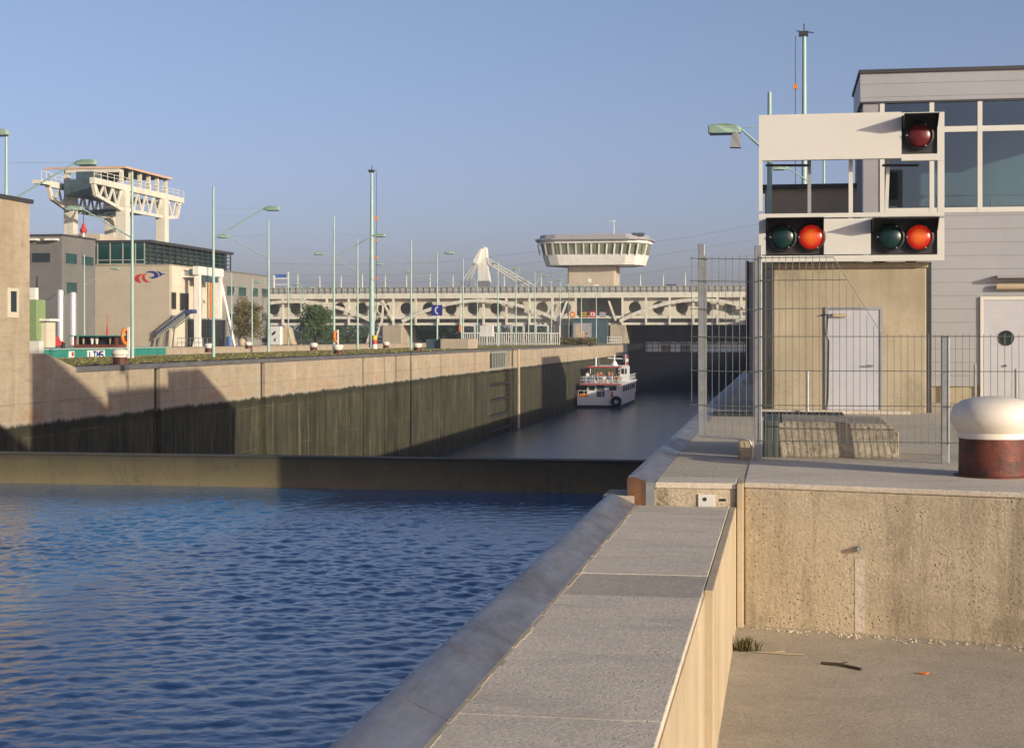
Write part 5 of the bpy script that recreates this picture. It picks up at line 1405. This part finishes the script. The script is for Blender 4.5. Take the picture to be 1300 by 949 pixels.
m.build("foliage", 'leaf_olive', hg, closed=False)
MB().box(at(706, 238).x, at(754, 238).x, 237.5, 238.5, 0, .4).build("stems", 'bark', hg)
q = at(775, 270); fn = thing("barrier_frame", "white barrier frame beside the last bridge pier", "barrier", (q.x, 270, 0))
m = MB(); xa_, xb_ = at(771, 270).x, at(789, 270).x
for u in np.linspace(0, 1, 7): m.bar((xa_ + (xb_ - xa_)*u, 270, 0), (xa_ + (xb_ - xa_)*u, 270, 1.25), .06)
for z in (.2, .7, 1.25): m.bar((xa_, 270, z), (xb_, 270, z), .08)
m.build("bars", 'white', fn)
wc = thing("white_container", "white panel box with two dark marks left under the bridge", "container", (at(350, 232).x, 232, 0))
xa_, xb_ = at(344, 232).x, at(356, 232).x; zc_ = at(350, 232, 414).z
MB().box(xa_ - 1.5, xb_, 232, 234, 0, zc_).build("shell", 'hull_white', wc, bevel=.05)
m = MB(); m.prism([(xa_ + .1, 231.98, zc_*.60), (xa_ + .75, 231.98, zc_*.78), (xa_ + .7, 231.98, zc_*.6), (xa_ + .2, 231.98, zc_*.5)], (0, .018, 0)); m.prism([(xa_ + .4, 231.98, zc_*.22), (xa_ + .75, 231.98, zc_*.42), (xa_ + .72, 231.98, zc_*.2)], (0, .018, 0)); m.build("dark_marks", 'black', wc)
tp = thing("tarp_pile", "beige tarpaulin covered heap beside the white panel box", "heap", (at(362, 233).x, 233, 0))
m = MB(); xa_, xb_ = at(357, 233).x, at(373, 233).x; m.prism([(xa_, 233, 0), (xb_, 233, 0), (xb_ - .3, 233, .7), (xa_ + (xb_ - xa_)*.6, 233, 2.6), (xa_ + .4, 233, 3.1), (xa_ + .0, 233, 2.2)], (0, 2, 0)); m.build("tarpaulin", 'con_side', tp, bevel=.2)

# trees
def tree(name, label, base, h, rad, mat, seed, cat="tree", n=2600, droop=0.0):
    t = thing(name, label, cat, base); r = random.Random(seed); b = Vector(base)
    m = MB(); m.tube(b, b + Vector((.1, 0, h*.45)), h*.028, h*.018, 8)
    for i in range(7):
        a_ = r.uniform(0, 6.28); s0 = b + Vector((0, 0, h*r.uniform(.2, .45))); e = b + Vector((math.cos(a_)*rad*.6, math.sin(a_)*rad*.6, h*r.uniform(.5, .9))); m.tube(s0, e, h*.012, h*.004, 6)
    m.build("trunk", 'bark', t)
    m = MB()
    for i in range(70):
        a_ = r.uniform(0, 6.28); d = rad*r.random()**.55*r.choice((.75, .85, 1.02)); zz = h*r.uniform(.22, .92); k = 1 - .65*abs(zz/h - .5)**1.3*1.6
        c = b + Vector((math.cos(a_)*d*k, math.sin(a_)*d*k, zz - droop*d*.3)); s = rad*r.uniform(.14, .36)
        leaves(m, c, (s, s, s*.8*(1 + droop)), n//70, h*.024, r, .5)
    m.build("crown", mat, t, closed=False)
q = at(302, 214); tree("round_bush", "rounded brownish bush before the long grey office", (q.x, q.y, 0), 7.0, 4.2, 'leaf_olive', 3, "bush", 6500)
q = at(402, 222); tree("willow_tree", "dense green tree in front of the bridge left of the mast", (q.x, q.y, 0), 6.3, 2.7, 'leaf_green', 5, "tree", 6500, .5)
for i, (px, Y, h, w, lab) in enumerate(((512, 330, 7, 5, "green tree under the bridge seen left of the telephone sign"), (540, 332, 6, 5, "green tree under the bridge seen below the telephone sign"), (440, 330, 6.5, 6, "dark green tree under the left bridge arch"), (570, 335, 6, 4, "green tree under the bridge right of the low enclosure"))):
    q = at(px, Y); tree("broad_tree", lab, (q.x, Y, -2 if Y > 320 else 0), h + 2, w, 'leaf_green', 20 + i, "tree", 3600)
struct(MB().sheet(-66.5, -29, 302, 345, -2.0).build("bank_ground", 'land', closed=False))
m = MB(); r = random.Random(9)
for i in range(420):
    x = -330 + 480*i/420 + r.uniform(-2, 2); y = r.uniform(560, 640); h = r.uniform(5, 9); leaves(m, (x, y, h*.5 - 1), (4, 4, h*.6), 90, .7, r)
o = m.build("far_wood", 'leaf_far', closed=False); tag(o, None, None, None, "stuff")
struct(MB().sheet(-400, 200, 520, 700, -1.5).build("far_bank", 'land', closed=False))

# power lines
for i, (pts, lab) in enumerate((([(780, 313), (870, 302), (965, 284), (1100, 250)], "top thin power line crossing the sky right of the tower"), ([(690, 348), (830, 325), (965, 303), (1100, 276)], "second thin power line from the top right of the tower"),
        ([(785, 351), (877, 338), (965, 322), (1100, 296)], "lowest thin power line right of the tower"), ([(330, 334), (430, 336), (560, 333), (690, 318)], "upper thin power line left of the tower"),
        ([(330, 347), (450, 350), (580, 346), (690, 332)], "middle thin power line left of the tower"), ([(330, 356), (450, 360), (580, 357), (690, 344)], "lower thin power line left of the tower"))):
    m = MB(); m.path([at(px, 520, py) for px, py in pts], .045, 5); tag(m.build("power_line", 'galv'), lab, "power line", "thin power lines behind the bridge")

# ------------------------------------------------------------------ passenger boat
BYs = 221.5; bX0, bX1 = -28.6, -22.5
bt = thing("passenger_boat", "white two-deck passenger boat with red trim leaving along the left wall", "boat", ((bX0 + bX1)/2, BYs, ZL))
m = MB(); hull(m, bX0, bX1, BYs, BYs + 30, ZL - .6, ZL + .45, 8); m.build("hull_bottom", 'hull_dark', bt)
m = MB(); hull(m, bX0 - .02, bX1 + .02, BYs - .02, BYs + 30.1, ZL + .451, ZL + 1.55, 8); m.build("hull", 'hull_white', bt)
zd = ZL + 1.55
m = MB(); m.box(bX0 + 1.2, bX1 - .0, BYs + 1.6, BYs + 24, zd, zd + 1.75); m.build("cabin", 'hull_white', bt)
w_ = MB()
for i in range(6): y = BYs + 4 + i*3.2; w_.box(bX1 - .01, bX1 + .02, y, y + 2.3, zd + .7, zd + 1.45)
w_.build("side_windows", 'glass_dark', bt)
m = MB(); m.box(-26.0, -24.9, BYs + 1.55, BYs + 1.599, zd, zd + 1.7); m.build("cabin_door", 'machine', bt)
m = MB(); m.box(-27.1, -26.3, BYs + 1.55, BYs + 1.599, zd + .9, zd + 1.5); m.box(-24.2, -23.2, BYs + 1.55, BYs + 1.599, zd + .9, zd + 1.5); m.build("stern_window", 'glass_dark', bt)
m = MB(); m.box(bX0 + .3, bX1 + .1, BYs + .4, BYs + 25, zd + 1.75, zd + 1.9); m.build("upper_deck", 'hull_white', bt)
m = MB(); m.box(bX0 + .28, bX1 + .12, BYs + .36, BYs + .399, zd + 1.78, zd + 1.93); m.build("deck_trim", 'red', bt)
zu = zd + 1.9
m = MB(); rx0, rx1 = -27.5, -22.9
m.box(rx0, rx1, BYs + 5, BYs + 17, zu + 2.25, zu + 2.38); m.build("canopy", 'hull_white', bt)
m = MB(); m.box(rx0 - .4, rx1 + .1, BYs + 4.9, BYs + 4.999, zu + 2.22, zu + 2.38); m.build("canopy_trim", 'red', bt)
m = MB()
for x in (rx0 + .1, rx1 - .1):
    for y in (5.3, 11, 16.6): m.tube((x, BYs + y, zu), (x, BYs + y, zu + 2.25), .05)
m.build("canopy_post", 'hull_white', bt)
m = MB(); m.box(-24.2, -22.8, BYs + 14, BYs + 17, zu, zu + 2.2); m.build("bridge_cabin", 'hull_white', bt)
m = MB(); m.box(-24.0, -22.95, BYs + 13.95, BYs + 13.999, zu + 1.1, zu + 1.9); m.build("bridge_window", 'glass_dark', bt)
m = MB()
for i in range(13): y = BYs + .6 + i*1.8; m.tube((bX1, y, zu), (bX1, y, zu + 1.0), .03, .03, 5); m.tube((bX0 + .4, y, zu), (bX0 + .4, y, zu + 1.0), .03, .03, 5)
for i in range(8): x = bX0 + .4 + (bX1 - bX0 - .4)*i/7; m.tube((x, BYs + .6, zu), (x, BYs + .6, zu + 1), .03, .03, 5)
for z in (.5, 1.0): m.tube((bX1, BYs + .6, zu + z), (bX1, BYs + 24, zu + z), .03, .03, 5); m.tube((bX0 + .4, BYs + .6, zu + z), (bX1, BYs + .6, zu + z), .03, .03, 5)
m.build("deck_railing", 'hull_white', bt)
m = MB()
for i in range(8): x = bX0 + .1 + (bX1 - bX0 - .2)*i/7; m.tube((x, BYs + .1, zd), (x, BYs + .1, zd + .95), .035, .035, 5)
m.tube((bX0 + .1, BYs + .1, zd + .95), (bX1 - .1, BYs + .1, zd + .95), .035, .035, 5); m.build("stern_railing", 'hull_white', bt)
fm = MB().tube((-23.0, BYs + 13, zu + 2.3), (-23.0, BYs + 13, zu + 4.0), .05).build("flag_staff", 'hull_white', bt)
for i, c in enumerate(('red', 'hull_white', 'red')): MB().box(-22.95, -22.6, BYs + 12.98, BYs + 13.02, zu + 2.5 + i*.45, zu + 2.95 + i*.45).build("flag_stripe", c, fm)
m = MB(); m.lathe((-24.6, BYs + 12, zu + 2.38), [(.5, 0), (.5, .2), (.25, .6), (.1, .75), (.1, 1.6), (.001, 1.62)], 14); m.bar((-25.6, BYs + 12, zu + 3.5), (-23.4, BYs + 12, zu + 3.4), .12); m.build("radar_mast", 'hull_white', bt)
m = MB(); m.tube((-27.0, BYs + 9, zu + 2.3), (-27.0, BYs + 9, zu + 3.6), .12); m.build("funnel", 'hull_white', bt)
m = MB(); m.tube((-26.6, BYs + 9, zu + 2.3), (-26.6, BYs + 9, zu + 3.5), .14); m.build("exhaust_pipe", 'machine', bt)
m = MB(); m.torus((bX1 - .55, BYs - .22, ZL + 1.0), .55, .24, 'y', 20, 8); m.build("tyre_fender", 'rubber', bt, smooth=True)
m = MB(); m.lathe((-23.75, BYs + 1.0, zd), [(.001, 0), (.18, .02), (.14, .5), (.05, 1.0), (.001, 1.02)], 10); m.build("red_cone", 'red', bt)
m = MB(); m.box(-28.3, -27.3, BYs + .3, BYs + 1.2, zd, zd + .5); m.build("deck_crate", 'orange', bt)

# people on the boat
def skin(name, pts, edges, mat, parent):
    me = bpy.data.meshes.new(name); me.from_pydata([p[:3] for p in pts], edges, []); o = bpy.data.objects.new(name, me); COL.objects.link(o)
    if parent: o.parent = parent
    sm = o.modifiers.new("skin", 'SKIN')
    for i, p in enumerate(pts):
        sv = me.skin_vertices[0].data[i]; sv.radius = (p[3], p[3] if len(p) < 5 else p[4]); sv.use_root = (i == 0)
    o.modifiers.new("sub", 'SUBSURF').levels = 1; o.modifiers["sub"].render_levels = 1
    me.materials.append(MAT[mat] if isinstance(mat, str) else mat); return o
def person_parts(t, sit, shirt, trousers, lift):
    h = .92 if not sit else .48
    if sit: legs = [(-.1, -.02, h, .085), (-.12, -.42, h, .07), (-.12, -.44, .08, .05), (-.12, -.56, .05, .04), (.1, -.02, h, .085), (.12, -.42, h, .07), (.12, -.44, .08, .05), (.12, -.56, .05, .04)]
    else: legs = [(-.09, 0, h - .06, .085), (-.11, -.02, .5, .065), (-.12, .02, .09, .048), (-.12, -.14, .04, .04), (.09, 0, h - .06, .085), (.11, -.03, .5, .065), (.12, .03, .09, .048), (.12, -.13, .04, .04)]
    arm = [(-.19, 0, h + .50, .05), (-.24, -.02, h + .22, .042), (-.20, -.2, h + .08, .035), (-.18, -.28, h + .10, .03)]
    arm2 = [(.19, 0, h + .50, .05), (.25, -.02 - lift*.1, h + .22 + lift*.2, .042), (.20, -.22, h + .08 + lift*.5, .035), (.18, -.29, h + .12 + lift*.6, .03)]
    torso = [(0, 0, h, .15, .11), (0, 0, h + .25, .14, .10), (0, 0, h + .48, .16, .10), (0, 0, h + .57, .055, .055), (0, -.02, h + .66, .085, .095), (0, -.02, h + .78, .08, .095)]
    pts = torso + arm + arm2 + legs
    e = [(0, 1), (1, 2), (2, 3), (3, 4), (4, 5), (2, 6), (6, 7), (7, 8), (8, 9), (2, 10), (10, 11), (11, 12), (12, 13), (0, 14), (14, 15), (15, 16), (16, 17), (0, 18), (18, 19), (19, 20), (20, 21)]
    skin("body", pts, e, 'skin', t)
    k = .02
    sp_ = [(x, y, z, r + k, (q[0] if q else r) + k) for (x, y, z, r, *q) in torso[:3] + arm[:2] + arm2[:2]]
    skin("shirt", sp_, [(0, 1), (1, 2), (2, 3), (3, 4), (2, 5), (5, 6)], shirt, t)
    tp_ = [(0, 0, h - .01, .165, .13)] + [(x, y, z, r + k) for x, y, z, r in legs[:3] + legs[4:7]]
    skin("trousers", tp_, [(0, 1), (1, 2), (2, 3), (0, 4), (4, 5), (5, 6)], trousers, t)
    m = MB(); m.lathe((0, .012, h + .735), [(.001, .125), (.05, .115), (.085, .07), (.098, .0), (.09, -.05), (.001, -.05)], 12); ho = m.build("hair", 'hair', None, smooth=True); ho.parent = t
cloth = {n: plain("cloth_" + n, c, .8, 0, .1, 6) for n, c in (("red", (.5, .04, .03)), ("white", (.7, .68, .62)), ("blue", (.05, .09, .3)), ("pink", (.6, .25, .28)), ("black", (.02, .02, .025)), ("tan", (.4, .28, .16)), ("grey", (.2, .2, .22)), ("orange", (.6, .2, .05)))}
PG = "passengers on the boat's upper deck"
for x, y, sit, sh_, tr, rz, lift, lab in (
    (-27.4, 2.0, False, "white", "blue", .6, 0, "person in white shirt standing at the boat's left stern rail"),
    (-26.6, 6.4, False, "tan", "black", 2.4, 0, "person in tan shirt standing under the canopy's left side"),
    (-25.7, 4.2, False, "red", "grey", .2, .4, "person in red shirt holding up an arm under the canopy"),
    (-24.9, 7.5, False, "orange", "blue", 1.2, 0, "person in orange shirt standing under the canopy middle"),
    (-24.1, 3.6, False, "pink", "white", -.4, 0, "person in pink shirt standing at the deck's right side"),
    (-23.4, 6.8, False, "black", "tan", 3.0, .2, "person in black shirt standing beside the canopy's right post"),
    (-26.9, 3.6, True, "blue", "grey", 0, 0, "person in blue shirt sitting on the upper deck's left bench"),
    (-25.0, 2.2, True, "white", "tan", .3, 0, "person in white shirt sitting near the stern rail's middle"),
    (-23.3, 2.4, True, "red", "black", -.3, 0, "person in red shirt sitting at the stern's right corner")):
    t = thing("person", lab, "person", (x, BYs + y, zu), PG); t.rotation_euler = (0, 0, 0)
    person_parts(t, sit, cloth[sh_], cloth[tr], lift); t.rotation_euler = (0, 0, rz)
for x, y, lab in ((-26.9, 3.75, "white deck bench at the left of the boat's upper deck"), (-25.0, 2.35, "white deck bench in the middle near the stern rail"), (-23.3, 2.55, "white deck bench at the stern's right corner")):
    t = thing("deck_bench", lab, "bench", (x, BYs + y, zu), "deck benches on the boat")
    MB().box(x - .6, x + .6, BYs + y - .22, BYs + y + .22, zu + .36, zu + .41).build("seat", 'hull_white', t)
    for sx in (-.5, .5): MB().box(x + sx - .04, x + sx + .04, BYs + y - .18, BYs + y + .18, zu + .001, zu + .36).build("leg", 'hull_white', t)

# ------------------------------------------------------------------ air
def mat_haze():
    m = bpy.data.materials.new("haze"); m.use_nodes = True; n = m.node_tree.nodes
    n.remove(n["Principled BSDF"]); v = n.new("ShaderNodeVolumePrincipled")
    v.inputs["Color"].default_value = (.80, .86, .95, 1); v.inputs["Density"].default_value = HAZE; v.inputs["Anisotropy"].default_value = 0.2
    m.node_tree.links.new(v.outputs[0], n["Material Output"].inputs["Volume"]); return m
HAZE = 0.00032
hz_o = MB().box(-4200, 4200, -200, 9200, -15, 29).build("haze", mat_haze()); hz_o["kind"] = "stuff"
